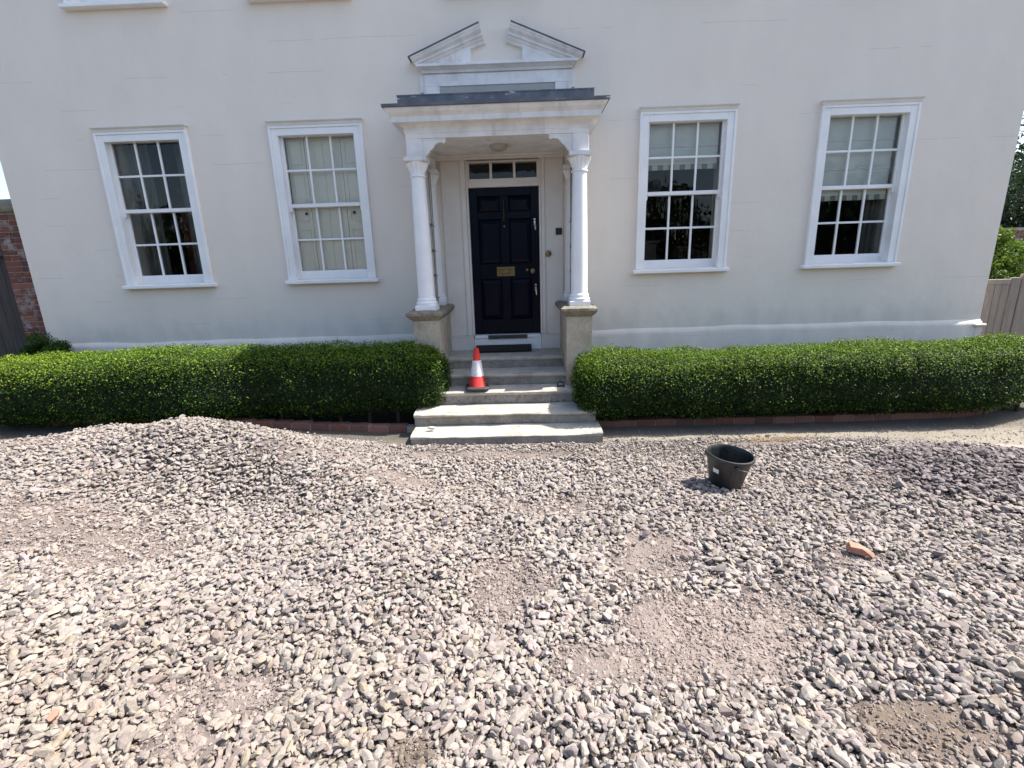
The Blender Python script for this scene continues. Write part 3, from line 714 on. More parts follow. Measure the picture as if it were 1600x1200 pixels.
# plant-training wires in the side openings
for cx, sg in ((CXS[0], 1), (CXS[1], -1)):
    e = empty('training_wire', (cx, -.4, 1.0), ('thin grey training wires and pegs behind the left porch column' if sg > 0 else 'thin grey training wires and pegs behind the right porch column'), 'wire')
    xo = sg * .045
    MB().tube([(xo, -.02, .0), (xo + .004, -.022, .5), (xo, -.02, 1.0), (xo, -.02, 1.6)], .0045, 6).build('upright_wire', M['iron'], e)
    MB().tube([(xo, .10, .0), (xo - .004, .10, .5), (xo, .10, 1.0), (xo, .10, 1.6)], .0045, 6).build('upright_wire', M['iron'], e)
    for zz_ in (.10, .38, .68, .98):
        MB().tube([(xo, -.31, zz_ + .01), (xo, -.05, zz_ - .004), (xo, .28, zz_)], .004, 6).build('cross_wire', M['iron'], e)
        MB().lathe(xo, -.02, [(.001, zz_ - .02), (.013, zz_ - .012), (.015, zz_), (.012, zz_ + .014), (.001, zz_ + .022)], 8).build('wire_peg', M['iron'], e)

# ------------------------------------------------------------------ pediment over the porch
XL, XR = -1.150, .742
mb = MB()
mb.box(XL + .042, XR - .058, -.030, -.0005, 3.34, 3.742, .003)                        # backing frieze
mb.box(XL + .066, XR - .082, -.046, -.0305, 3.60, 3.725, .003)
mb.box(XL + .066, XL + .24, -.046, -.0305, 3.34, 3.5995, .003); mb.box(XR - .256, XR - .082, -.046, -.0305, 3.34, 3.5995, .003)
mb.box(XL - .0, XL + .0415, -.026, -.0005, 3.545, 3.742, .003); mb.box(XR - .0575, XR - .016, -.026, -.0005, 3.545, 3.742, .003)
ped = mb.build('pediment', M['oldwhite'], house)
M['grey'] = simple('pale_grey_render_panel', (.33, .33, .31), (.42, .42, .40), 3, .8, .1, 60, .002)
MB().box(-.909, .485, -.037, -.0312, 3.35, 3.5985).build('recessed_panel', M['grey'], ped)
MB().rect_rings([(XL + .035, XR - .05, -.05, -.0005, 3.7425), (XL + .030, XR - .045, -.060, -.0005, 3.765), (XL + .0, XR - .015, -.095, -.0005, 3.790), (XL - .02, XR + .005, -.115, -.0005, 3.798), (XL - .02, XR + .005, -.115, -.0005, 3.822), (XL - .01, XR - .005, -.10, -.0005, 3.832)]).build('cornice', M['oldwhite'], ped)
MB().prism([(-.95, 3.8325), (-.515, 3.8325), (-.515, 4.06), (-.53, 4.05)], -.05, -.0005).build('tympanum', M['oldwhite'], ped)
MB().prism([(.100, 3.8325), (.54, 3.8325), (.13, 4.04), (.100, 4.05)], -.05, -.0005).build('tympanum', M['oldwhite'], ped)
def raking(p0, p1, flip):
    # p0 low outer end, p1 high inner end of the top edge; profile drops perpendicular to the slope
    x0, z0 = p0; x1, z1 = p1; L = math.hypot(x1 - x0, z1 - z0); d = ((x1 - x0) / L, (z1 - z0) / L)
    nrm = (-d[1], d[0]) if d[0] > 0 else (d[1], -d[0])
    if nrm[1] > 0: nrm = (-nrm[0], -nrm[1])
    pr = [(0, -.145), (.022, -.145), (.026, -.138), (.055, -.125), (.075, -.098), (.080, -.092), (.105, -.092), (.112, -.07), (.135, -.062), (.150, -.045), (.172, -.040), (.175, -.0006), (0, -.0006)]
    rs = []
    for t, drop in ((0, 1), (1, 1)):
        rr = []
        for (o_, y) in pr:
            if t == 0: bx, bz = x0 + nrm[0] * o_ * .35, z0 - o_ * .55 + 0 * d[1]      # mitred low end
            else: bx, bz = x1 + nrm[0] * o_, z1 + nrm[1] * o_
            if t == 0: bx = x0 + d[0] * o_ * .55; bz = z0 + nrm[1] * o_ * .62
            rr.append((bx, y, bz))
        rs.append(rr)
    if d[0] > 0: rs = rs[::-1]
    MB().rings(rs).build('raking_cornice', M['oldwhite'], ped)
    q = [(x0 - d[0] * .02, z0 - d[1] * .02 + .002), (x1 + d[0] * .005, z1 + d[1] * .005 + .002), (x1 + d[0] * .005, z1 + d[1] * .005 + .012), (x0 - d[0] * .02, z0 - d[1] * .02 + .012)]
    if d[0] < 0: q = q[::-1]
    MB().prism(q, -.158, -.0004).build('lead_capping', M['lead'], ped)
raking((-1.232, 3.888), (-.405, 4.205), 0); raking((.815, 3.870), (-.025, 4.205), 1)

# ------------------------------------------------------------------ steps
steps = empty('entrance_steps', (-.19, -1.0, -.36), 'flight of worn grey stone steps leading up to the dark front door', 'steps')
def step(x0, x1, yf_, yb_, zt_, zb_, wear, seed, m, nose=.022, ch=.02, name='step'):
    n = 48; rs = []
    mid = (x0 + x1) / 2; hw = (x1 - x0) / 2
    for i in range(n + 1):
        t = i / n; x = x0 + (x1 - x0) * t; u = (x - mid) / hw
        e_ = max(0, 1 - (abs(u)) ** 3)
        wz = wear * e_ * (.75 + .5 * float(fbm(x * 2.2, seed, 3, 5))) + .0035 * float(fbm(x * 14, seed, 2, 6)); wy = wear * .9 * e_ * (.5 + .9 * float(fbm(x * 2.6, seed + 3, 3, 7))) + .006 * float(fbm(x * 11, seed + 3, 2, 8))
        ee = min(1, (1 - abs(u)) * hw / .012); dz = ch * .35 * (1 - ee)
        y = yf_ + wy
        rs.append([(x, yb_, zb_), (x, y + nose, zb_), (x, y + nose, zt_ - .062), (x, y + .006, zt_ - .050), (x, y, zt_ - .035 - dz), (x, y + .002, zt_ - .016 - wz * .7 - dz), (x, y + .012, zt_ - .005 - wz - dz), (x, y + .04, zt_ - wz * .9 - dz), (x, y + .12, zt_ - wz * .55), (x, y + .2, zt_ - wz * .25), (x, yb_, zt_)])
    o = MB().rings(rs).build(name, m, steps, True, (.19, 1.0, .36)); o.data.materials.append(M['riser'])
    for p_ in o.data.polygons:
        if abs(p_.normal.z) < .6 and p_.center.z < zt_ - .045: p_.material_index = 1
    return o
step(-.950, .528, -.585, -.001, .360, .215, .010, 1.0, M['step'])
step(-.950, .528, -.900, -.565, .215, .068, .018, 2.0, M['step'])
c_step = step(-1.02, .62, -1.165, -.880, .068, -.090, .024, 3.0, M['step'])
c_step.data.materials[1] = M['stepdark']
step(-1.215, .805, -1.480, -.55, -.090, -.242, .034, 5.0, M['step'], nose=.034)
step(-1.200, .835, -1.760, -1.25, -.242, -.50, .052, 7.0, M['step'], nose=.006)

mat_ = MB()
rs = []
for i in range(25):
    t = i / 24; x = -.615 + .75 * t; jj = .004 * math.sin(x * 60)
    rs.append([(x, -.060, .375), (x, -.295 + jj, .366), (x, -.300 + jj, .385), (x, -.10, .418), (x, -.060, .428)])
tag(mat_.rings(rs).build('door_mat', M['coir']), 'thin black coir mat lying at the foot of the front door', 'mat')

# traffic cone
cone = empty('traffic_cone', (-.535, -1.02, .066), 'red and white traffic cone standing on the stone steps', 'traffic cone')
cone.rotation_euler = (0, math.radians(1.2), math.radians(8))
def cseg(z0, z1, off=0.0):
    R_ = lambda z: .098 - (.098 - .026) * (z - .035) / .445
    return [(R_(z0) + off, z0), (R_(z1) + off, z1)]
MB().lathe(0, 0, [(.103, .030), (.100, .045)] + cseg(.05, .480)[0:2] + [(.027, .487), (.020, .490), (.020, .470)], 40).build('cone_body', M['conered'], cone, True)
MB().lathe(0, 0, cseg(.160, .345, .0022), 40, caps=False).build('reflective_sleeve', M['conewhite'], cone, True)
bm_ = MB(); prb = []
for (h, z) in ((.150, 0), (.158, .006), (.158, .024), (.150, .032), (.105, .040)):
    ring = []
    for j in range(32):
        t = 2 * math.pi * j / 32; ct, st_ = math.cos(t), math.sin(t); k = (abs(ct) ** 5 + abs(st_) ** 5) ** (-1 / 5)
        ring.append((h * .88 * k * ct, h * .88 * k * st_, z))
    prb.append(ring)
bm_.rings(prb).build('cone_base', M['rubber'], cone, True)

def rock_mesh(seed, sub=2, planes=7):
    r = np.random.default_rng(seed)
    import bmesh
    if sub == 0:
        V = np.array([(1, 0, 0), (0, 1, 0), (-1, 0, 0), (0, -1, 0), (0, 0, 1), (0, 0, -1)], float) * r.uniform(.7, 1.1, (6, 1)) + r.normal(size=(6, 3)) * .12
        F = np.array([(0, 1, 4), (1, 2, 4), (2, 3, 4), (3, 0, 4), (1, 0, 5), (2, 1, 5), (3, 2, 5), (0, 3, 5)]); return V, F
    bm = bmesh.new(); bmesh.ops.create_icosphere(bm, subdivisions=sub, radius=1.0)
    V = np.array([v.co[:] for v in bm.verts]); F = np.array([[v.index for v in f.verts] for f in bm.faces]); bm.free()
    for _ in range(planes):
        n = r.normal(size=3); n /= np.linalg.norm(n); d = r.uniform(.40, .80)
        t = V @ n - d; V = V - np.outer(np.clip(t, 0, None), n)
    V = V * (1 + r.normal(size=(len(V), 1)) * .02)
    V /= np.abs(V).max(0)
    return V, F
def rock(name, loc, size, rot, m, seed, label, cat, group=None):
    V, F = rock_mesh(seed, 3, 9); mb = MB(); mb.add([tuple(p * np.array(size)) for p in V], [tuple(f) for f in F])
    o = mb.build(name, m, None, False, loc); o.rotation_euler = rot; return tag(o, label, cat, group)
rock('stone_lump', (-1.0, -1.60, -.222), (.048, .026, .024), (0, .1, .3), M['step'], 5, 'small grey stone lying at the left end of the lowest step', 'stone')
# little cast object by the right end of the cone's step
e = empty('boot_scraper', (.455, -1.02, .064), 'small dark iron boot scraper at the right end of the steps', 'boot scraper')
MB().box(-.045, .045, -.03, .03, 0, .012, .003).build('foot_plate', M['rubber'], e)
MB().tube([(-.035, 0, .01), (-.04, 0, .05), (-.01, 0, .066), (.03, 0, .05), (.035, 0, .01)], .009, 8).build('scraper_bar', M['rubber'], e)

# ------------------------------------------------------------------ brick edging
def unit_brick(name, m, L, D, H, seed, parent, loc):
    r = random.Random(seed); mb = MB(); mb.box(-L / 2, L / 2, -D / 2, D / 2, -H / 2, H / 2, .005)
    mb.v = [(x + r.uniform(-.0015, .0015), y + r.uniform(-.0015, .0015), z + r.uniform(-.0015, .0015)) for x, y, z in mb.v]
    return mb.build(name, m, parent, False, loc)
def edging(path, label, spec):
    e = empty('brick_edging', path[0] and (path[0][0], path[0][1], 0), label, 'edging')
    ox, oy = path[0]
    P = [Vector((x, y)) for x, y in path]; L = [0]
    for a, b_ in zip(P, P[1:]): L.append(L[-1] + (b_ - a).length)
    protos = []; s = 0; i = 0
    while s + .215 < L[-1]:
        c_ = s + .11
        for k in range(len(P) - 1):
            if L[k] <= c_ <= L[k + 1]:
                t = (c_ - L[k]) / (L[k + 1] - L[k]); q = P[k].lerp(P[k + 1], t); d = (P[k + 1] - P[k]).normalized(); break
        z = float(base_z(q.x, q.y)) + .037 + random.uniform(-.004, .004)
        loc = (q.x - ox, q.y - oy, z); rot = (random.uniform(-.02, .02), random.uniform(-.012, .012), math.atan2(d.y, d.x) + random.uniform(-.015, .015))
        if len(protos) < 4:
            o = unit_brick('brick', M['edgebrick'], .214, .10, .085, i + 10, e, loc); o.rotation_euler = rot; protos.append(o)
        else: inst(random.choice(protos), 'brick', e, loc, rot)
        s += .224; i += 1
    # mortar bed just below the brick tops
    rs = []
    for k, p in enumerate(P):
        d = (P[min(k + 1, len(P) - 1)] - P[max(k - 1, 0)]).normalized(); nn = Vector((-d.y, d.x)) * .044; z = float(base_z(p.x, p.y))
        rs.append([(p.x - nn.x - ox, p.y - nn.y - oy, z - .03), (p.x + nn.x - ox, p.y + nn.y - oy, z - .03), (p.x + nn.x - ox, p.y + nn.y - oy, z + .068), (p.x - nn.x - ox, p.y - nn.y - oy, z + .068)])
    MB().rings(rs).build('mortar_bed', M['mortar'], e)
edging([(.84, -1.25), (2, -1.25), (3, -1.25), (4.0, -1.245), (4.6, -1.225), (5.0, -1.18), (5.4, -1.07), (5.75, -.90), (6.0, -.68), (6.12, -.45)], 'red brick edging along the foot of the right-hand hedge', 0)
edging([(-6.95, -.20), (-6.85, -.50), (-6.6, -.78), (-6.25, -1.0), (-5.85, -1.13), (-5.3, -1.20), (-4.5, -1.24), (-3.3, -1.27), (-2.2, -1.28), (-1.24, -1.29)], 'red brick edging along the foot of the left-hand hedge', 0)

# ------------------------------------------------------------------ foliage
def leaves(P, Nn, size, tint, asp=.55, rnd=.75, rr=rng):
    n = len(P)
    d = Nn * (1 - rnd) + rr.normal(size=(n, 3)) * rnd; d /= np.linalg.norm(d, axis=1)[:, None]
    a = np.cross(d, rr.normal(size=(n, 3))); a /= np.linalg.norm(a, axis=1)[:, None]
    b_ = np.cross(d, a); s = (size * rr.uniform(.65, 1.3, n))[:, None]
    V = np.stack([P - a * s * .5, P + b_ * s * asp * .5 + d * s * .10, P + a * s * .5, P - b_ * s * asp * .5 + d * s * .10], 1).reshape(-1, 3)
    F = np.arange(4 * n).reshape(n, 4)
    return V, F, np.repeat(tint, 4, 0)
def rbox_sample(n, lo, hi, r, rr=rng, skipz=True):
    lo = np.array(lo, float); hi = np.array(hi, float); h = (hi - lo) / 2; c_ = (hi + lo) / 2
    A = np.array([h[1] * h[2], h[1] * h[2], h[0] * h[2], h[0] * h[2], h[0] * h[1], h[0] * h[1] * .25]); f = rr.choice(6, n, p=A / A.sum())
    q = rr.uniform(-1, 1, (n, 3)) * h; ax = np.array([0, 0, 1, 1, 2, 2])[f]; sg = np.array([1, -1, 1, -1, 1, -1])[f]
    q[np.arange(n), ax] = sg * h[ax]
    inner = np.maximum(h - r, .01); cc = np.clip(q, -inner, inner); d = q - cc; ln = np.linalg.norm(d, axis=1)[:, None]; d = d / np.maximum(ln, 1e-6)
    return c_ + cc + d * np.array(r), d
def lump(P, amp=.035, s=3.0, seed=60):
    return amp * (fbm(P[:, 0] * s, (P[:, 1] + P[:, 2] * 1.3) * s, 3, seed) + .5 * fbm(P[:, 0] * s * 2.7, (P[:, 2] - P[:, 1]) * s * 2.7, 2, seed + 4))
def hedge(name, label, lo, hi, r, n, seed, yellow, ztop):
    rr = np.random.default_rng(seed)
    e = empty(name, ((lo[0] + hi[0]) / 2, (lo[1] + hi[1]) / 2, lo[2]), label, 'hedge'); off = np.array(e.location)
    P, D = rbox_sample(n, lo, hi, r, rr)
    P = ztop(P)
    lm = lump(P, .050, 3.0, seed)
    dep = rr.random(n) ** 1.4 * .10
    Q = P + D * (lm - dep + rr.normal(size=n) * .009)[:, None]
    tips = rr.random(n) < .03
    Q = Q + (D * .02 + np.array([0, 0, .018])) * (tips * rr.random(n))[:, None]
    k = rr.random(n)[:, None]
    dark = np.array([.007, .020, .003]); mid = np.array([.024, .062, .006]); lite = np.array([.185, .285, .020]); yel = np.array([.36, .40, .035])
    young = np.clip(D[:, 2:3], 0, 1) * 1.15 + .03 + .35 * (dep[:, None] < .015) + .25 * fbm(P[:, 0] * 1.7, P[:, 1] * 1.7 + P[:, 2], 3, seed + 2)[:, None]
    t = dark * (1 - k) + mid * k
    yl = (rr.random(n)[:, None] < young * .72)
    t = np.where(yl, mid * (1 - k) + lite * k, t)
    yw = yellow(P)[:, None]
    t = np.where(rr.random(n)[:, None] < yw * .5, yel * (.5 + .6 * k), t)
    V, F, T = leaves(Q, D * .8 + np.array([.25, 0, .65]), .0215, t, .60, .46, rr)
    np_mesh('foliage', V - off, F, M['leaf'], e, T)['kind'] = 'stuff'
    # dark interior body, lumpy
    import bmesh
    bm = bmesh.new(); bmesh.ops.create_cube(bm, size=2)
    bmesh.ops.subdivide_edges(bm, edges=bm.edges[:], cuts=23, use_grid_fill=True)
    Vc = np.array([v.co[:] for v in bm.verts]); Fc = np.array([[v.index for v in f.verts] for f in bm.faces]); bm.free()
    h = (np.array(hi) - np.array(lo)) / 2; c_ = (np.array(hi) + np.array(lo)) / 2; q = Vc * h
    inner = np.maximum(h - r, .01); cc = np.clip(q, -inner, inner); d = q - cc; d /= np.maximum(np.linalg.norm(d, axis=1)[:, None], 1e-6)
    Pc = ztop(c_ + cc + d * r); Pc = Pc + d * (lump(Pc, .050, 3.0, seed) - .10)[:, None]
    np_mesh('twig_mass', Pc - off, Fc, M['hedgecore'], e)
    for i in range(int((hi[0] - lo[0]) / .35)):
        st = MB()
        x = lo[0] + .3 + i * .35; y = (lo[1] + hi[1]) / 2 + random.uniform(-.1, .1)
        z0 = float(base_z(x, y)) - .05
        st.tube([(x - off[0], y - off[1], z0 - off[2]), (x + .02 - off[0], y - off[1], z0 + .3 - off[2])], [.025, .018], 6)
        st.build('stem', M['bark'], e)
    return e
def zt_left(P):
    P = P.copy(); P[:, 2] += np.clip((P[:, 2] + .1) / .7, 0, 1) * .015 * np.sin(P[:, 0] * 1.3) + .0; P[:, 2] -= .10 * sstep(-5.6, -6.9, P[:, 0]) * np.clip((P[:, 2] + .1) / .7, 0, 1)
    P[:, 1] += .25 * sstep(-3.7, -2.9, P[:, 0]) * sstep(-1.0, -1.4, P[:, 1])
    P[:, 1] += .45 * sstep(-5.7, -7.1, P[:, 0]) * sstep(-.9, -1.3, P[:, 1]); return P
def zt_right(P):
    P = P.copy(); P[:, 2] += np.clip((P[:, 2] + .2) / .65, 0, 1) * (.04 * sstep(4.6, 5.6, P[:, 0]) + .012 * np.sin(P[:, 0] * 1.7 + 1))
    P[:, 1] += .35 * sstep(5.0, 6.3, P[:, 0]) * sstep(-.9, -1.3, P[:, 1]); return P
hedge('box_hedge', 'long clipped box hedge left of the porch, shaded by it at one end', (-7.05, -1.62, -.20), (-.86, -.58, .635), .33, 140000, 3, lambda P: sstep(-4.6, -6.6, P[:, 0]) * sstep(.2, .5, P[:, 2]) * .5 + .03 * sstep(.3, .55, P[:, 2]), zt_left)
hedge('box_hedge', 'long clipped box hedge right of the porch, sunlit with a bulging far end', (.56, -1.58, -.26), (6.20, -.58, .475), .30, 134000, 4, lambda P: .06 * sstep(.2, .45, P[:, 2]), zt_right)

def bush(name, label, cat, c0, R3, n, size, cols, seed, zsq=1.0, trunk=None, clumps=26):
    rr = np.random.default_rng(seed); e = empty(name, (c0[0], c0[1], trunk[0] if trunk else c0[2] - R3[2]), label, cat); off = np.array(e.location)
    d = rr.normal(size=(clumps, 3)); d /= np.linalg.norm(d, axis=1)[:, None]
    cc = np.array(c0) + d * np.array(R3) * rr.uniform(.35, .85, clumps)[:, None]; cr_ = np.min(R3) * rr.uniform(.28, .5, clumps); tone = rr.uniform(.6, 1.3, clumps)
    k = rr.integers(0, clumps, n); dd = rr.normal(size=(n, 3)); dd /= np.linalg.norm(dd, axis=1)[:, None]
    P = cc[k] + dd * (cr_[k] * rr.random(n) ** .35)[:, None] * np.array([1.15, 1.15, .85])
    kk = rr.random(n)[:, None]; t = (np.array(cols[0]) * (1 - kk) + np.array(cols[1]) * kk) * tone[k][:, None]
    V, F, T = leaves(P, dd * .5 + np.array([0, 0, .6]), size, t, .5, .6, rr)
    np_mesh('foliage', V - off, F, M['leaf'], e, T)['kind'] = 'stuff'
    if trunk:
        z0, r0 = trunk; mb = MB(); c_ = Vector(c0)
        mb.tube([(0, 0, -.1), (.05, .02, (c_.z - z0) * .4), (0, 0, c_.z - z0)], [r0, r0 * .8, r0 * .45], 10)
        mb.build('trunk', M['bark'], e, True)
        for i in range(0, clumps, 2):
            q = cc[i] - off; MB().tube([(0, 0, (c_.z - z0) * rr.uniform(.35, .85)), (q[0] * .5, q[1] * .5, q[2] * .75), tuple(q)], [r0 * .35, r0 * .22, r0 * .08], 6).build('limb', M['bark'], e)
    return e
bush('shrub', 'small rounded dark green shrub between the left hedge and the wall', 'shrub', (-6.28, -.36, .52), (.42, .20, .30), 22000, .022, ((.015, .045, .008), (.07, .14, .02)), 21, clumps=60)
# trees beyond the gate on the right
bush('evergreen_tree', 'tall dark evergreen tree rising behind the right side gate', 'tree', (11.4, 5.5, 2.6), (2.6, 2.0, 1.9), 26000, .10, ((.008, .022, .014), (.022, .045, .026)), 31, trunk=(-.36, .16), clumps=44)
bush('evergreen_tree', 'dark bushy evergreen close behind the pale-leaved shrub at right', 'tree', (9.6, 3.6, 1.7), (1.3, 1.0, 1.5), 14000, .08, ((.008, .022, .014), (.025, .05, .028)), 34, trunk=(-.36, .10), clumps=30)
bush('leafy_shrub', 'bright yellow-green leafy shrub rising behind the wooden gate', 'shrub', (7.95, 1.9, 1.25), (.8, .55, .85), 9000, .07, ((.06, .12, .018), (.17, .25, .04)), 32, trunk=(-.36, .05), clumps=30)
bush('leafy_shrub', 'darker green shrub filling in below the yellow-green one', 'shrub', (7.6, 1.7, .7), (.7, .5, .5), 6000, .06, ((.02, .05, .012), (.06, .12, .025)), 33, trunk=(-.36, .04), clumps=20)

rr = np.random.default_rng(77); n = 30000
k = rr.integers(0, 26, n); cxs_ = np.linspace(-34, 34, 26) + rr.normal(size=26) * .8; chs = rr.uniform(2.6, 3.9, 26); cys = -21 + rr.normal(size=26) * .8
dd = rr.normal(size=(n, 3)); dd /= np.linalg.norm(dd, axis=1)[:, None]
P = np.stack([cxs_[k], cys[k], chs[k] - .4], 1) + dd * np.stack([np.full(n, 2.2), np.full(n, 1.4), chs[k]], 1) * (rr.random(n) ** .3)[:, None]
t = np.array([.012, .03, .010]) * (.5 + 1.6 * rr.random((n, 1)))
V, F, T = leaves(P, dd, .42, t, .6, .6, rr)
tag(np_mesh('woodland', V, F, M['leaf'], None, T), 'belt of dark trees across the road from the house', 'woodland', kind='stuff')

# ------------------------------------------------------------------ gate, right
gate = empty('timber_gate', (6.20, .14, -.36), 'weathered grey-brown boarded gate at the right corner of the house', 'gate')
x = 0.0
for i in range(6):
    w_ = (.098, .105, .092, .100, .094, .10)[i]
    if x + w_ > .46: break
    MB().box(x + .003, x + w_ - .003, 0, .022, .1, 1.392 + (.0), .003).build('board', M['oak'], gate); x += w_
MB().box(0, .40, -.006, .030, 1.3925, 1.458, .004).build('top_rail', M['oak'], gate)
MB().box(.402, .52, -.010, .034, .08, 1.475, .004).build('stile', M['oak'], gate)
g2 = empty('timber_gate', (6.735, .14, -.36), 'second leaf of the weathered gate at the right edge of the picture', 'gate')
for i in range(9): MB().box(.12 + i * .10 + .003, .12 + (i + 1) * .10 - .003, 0, .022, .1, 1.41, .003).build('board', M['oak'], g2)
MB().box(0, .118, -.012, .034, .08, 1.52, .004).build('stile', M['oak'], g2)
MB().box(.12, 1.02, -.006, .030, 1.4105, 1.48, .004).build('top_rail', M['oak'], g2)

def brick_block(root, x0, x1, y0, y1, z0, z1, seed, m=M['brick']):
    """courses of real bricks round a mortar core"""
    r = random.Random(seed); MB().box(x0 + .006, x1 - .006, y0 + .006, y1 - .006, z0, z1).build('mortar_core', M['mortar'], root)
    protos = {}; course = 0; z = z0
    while z + .066 < z1 + .01:
        x = x0; k = 0; header = course % 2 == 0
        while x < x1 - .02:
            L = .2155 if (not header) else .1025
            if x + L > x1: L = x1 - x
            if x1 - (x + L) < .05: L = x1 - x
            key = round(L, 3)
            loc = ((x + L / 2), y0 + .05 - r.uniform(0, .004), z + .0325)
            if key not in protos:
                mb = MB().box(-L / 2 + .005, L / 2 - .005, -.05, .05, -.0325, .0325, .004); protos[key] = mb.build('brick', m, root, False, loc)
            else: inst(protos[key], 'brick', root, loc, (r.uniform(-.01, .01), r.uniform(-.008, .008), r.uniform(-.01, .01)))
            x += L; header = not header if course % 2 else header; k += 1
        z += .075; course += 1
pier = empty('brick_pier', (-6.78, .12, -.36), 'old whitewash-flecked red brick pier against the left corner of the house', 'pier')
pier.location = (0, 0, 0)
brick_block(pier, -7.02, -6.605, .10, .42, -.36, 2.36, 5)
brick_block(pier, -8.05, -7.026, .10, .42, 1.89, 2.36, 6)
MB().box(-8.05, -7.026, .11, .41, 1.80, 1.886, .004).build('lintel', M['darkwood'], pier)
MB().rect_rings([(-8.07, -7.084, .06, .46, 2.362), (-8.08, -7.084, .04, .48, 2.40), (-8.08, -7.084, .04, .48, 2.45), (-8.05, -7.084, .14, .38, 2.53)]).build('coping', M['cap'], pier)
MB().rect_rings([(-7.06, -6.604, .06, .46, 2.362), (-7.08, -6.604, .04, .48, 2.40), (-7.08, -6.604, .04, .48, 2.45), (-7.0, -6.604, .14, .38, 2.53)]).build('coping', M['cap'], pier)
dg = empty('side_door', (-7.03, .18, -.36), 'dark weathered timber side gate at the left edge of the picture', 'gate')
for i in range(6): MB().box(-.14 * (i + 1) + .002, -.14 * i - .002, 0, .03, .02, 2.155, .003).build('board', M['darkwood'], dg)
MB().box(-.88, 0, .031, .06, .3, .42, .003).build('rail', M['darkwood'], dg); MB().box(-.88, 0, .031, .06, 1.8, 1.92, .003).build('rail', M['darkwood'], dg)
wl = empty('brick_wall', (0, 0, 0), 'dark brick wall seen over the gate at the far right edge', 'wall')
brick_block(wl, 8.32, 9.2, 2.3, 2.55, .62, 1.85, 8)
MB().box(8.32, 9.2, 2.31, 2.55, -.36, .615).build('wall_base', M['mortar'], wl)

# ------------------------------------------------------------------ bucket
bk = empty('bucket', (1.645, -2.86, float(height(1.645, -2.86)) + .018), 'black builder\'s bucket standing on the gravel right of the steps', 'bucket')
bk.scale = (.95, .95, .97)
bk.rotation_euler = (math.radians(2.5), math.radians(5.5), math.radians(-20))
pb = [(.001, .004), (.122, 0), (.130, .006), (.136, .03), (.172, .245), (.174, .250), (.186, .253), (.191, .260), (.191, .270), (.186, .278), (.177, .280), (.171, .272), (.167, .245), (.130, .02), (.120, .012), (.001, .011)]
def spout(k, t):
    d = (t - math.pi * 1.06 + math.pi) % (2 * math.pi) - math.pi
    return .11 * math.exp(-(d / .28) ** 2) if 4 <= k <= 12 else (0)
MB().lathe(0, 0, pb, 64, spout).build('bucket_body', M['bucket'], bk, True)
for t in (math.pi * .52, -math.pi * .42):
    lg = MB(); cx_, cy_ = .178 * math.cos(t), .178 * math.sin(t); lg.lathe(cx_, cy_, [(.014, .205), (.018, .215), (.018, .236), (.012, .242)], 12); lg.build('handle_lug', M['bucket'], bk, True)
t0, t1 = math.pi * .52, -math.pi * .42
hp = []
for i in range(17):
    s = i / 16; a_ = t1 + (t0 - t1) * s; rr_ = .190 + .006 * math.sin(math.pi * s); hp.append((rr_ * math.cos(a_), rr_ * math.sin(a_), .232 - .055 * math.sin(math.pi * s)))
MB().tube(hp, .003, 8).build('wire_handle', M['iron'], bk, True)
lab = MB(); vs = []
for i in range(7):
    a_ = math.radians(-141 + 3.4 * i)
    for z in (.135, .172): rr_ = .136 + (z - .03) * (.036 / .215) + .0015; vs.append((rr_ * math.cos(a_), rr_ * math.sin(a_), z))
lab.add(vs, [(2 * i, 2 * i + 2, 2 * i + 3, 2 * i + 1) for i in range(6)]); lab.build('paper_label', M['paper'], bk)

# ------------------------------------------------------------------ loose things on the gravel
def on(x, y, dz=0): return (x, y, float(height(x, y)) + dz)
bf = MB(); bf.rings([[(-.075, -.035, -.02), (.085, -.028, -.022), (.10, .01, -.02), (-.02, .045, -.02), (-.08, .03, -.02)], [(-.07, -.032, .026), (.0, -.03, .030), (.09, .004, -.004), (-.01, .04, .026), (-.072, .026, .030)]])
bf.v = [(x_ * .86, y_ * .86, z_ * .86) for x_, y_, z_ in bf.v]
bf = bf.build('broken_brick', M['orangebrick'], None, False, on(2.08, -3.82, .045)); bf.rotation_euler = (.12, .12, -.35)
tag(bf, 'broken wedge of orange brick lying on the gravel right of centre', 'broken brick')
rock('broken_brick', on(-1.97, -4.93, .04), (.022, .026, .016), (.3, .2, .5), M['orangebrick'], 41, 'small chip of red brick among stones at lower left', 'broken brick')
M['buff'] = simple('buff_stone', (.42, .34, .22), (.52, .43, .30), 20, .9, .4, 80, .004)
rock('loose_stone', on(2.0, -4.96, .03), (.032, .024, .016), (.2, .3, .9), M['buff'], 43, 'single yellowish buff stone at the lower right corner', 'stone')
rock('loose_stone', on(.80, -3.62, .035), (.036, .026, .02), (.2, .1, .4), simple('dark_slate_stone', (.08, .065, .075), (.12, .10, .11), 20, .8, .3, 80, .004), 44, 'dark purple-grey stone on the pale gravel below the bucket', 'stone')
st = MB()
rs_ = random.Random(4)
for i in range(70):
    x = 2.55 + rs_.gauss(0, .30); y = -1.84 + rs_.gauss(0, .05); a_ = rs_.uniform(-.6, .6); L = rs_.uniform(.04, .12); z = float(height(x, y)) + .012
    st.tube([(x, y, z), (x + L * .5 * math.cos(a_), y + L * .5 * math.sin(a_), z + rs_.uniform(.005, .03)), (x + L * math.cos(a_), y + L * math.sin(a_), z + rs_.uniform(-.002, .02))], .0022, 4)
tag(st.build('straw', M['straw']), 'wisps of dry straw on the sand in front of the right hedge', 'straw', kind='stuff')
pk = MB().box(-.22, .22, -.035, .035, 0, .025, .004).build('timber_offcut', M['oak'], None, False, on(4.55, -2.36, .01)); pk.rotation_euler = (0, 0, -.25)
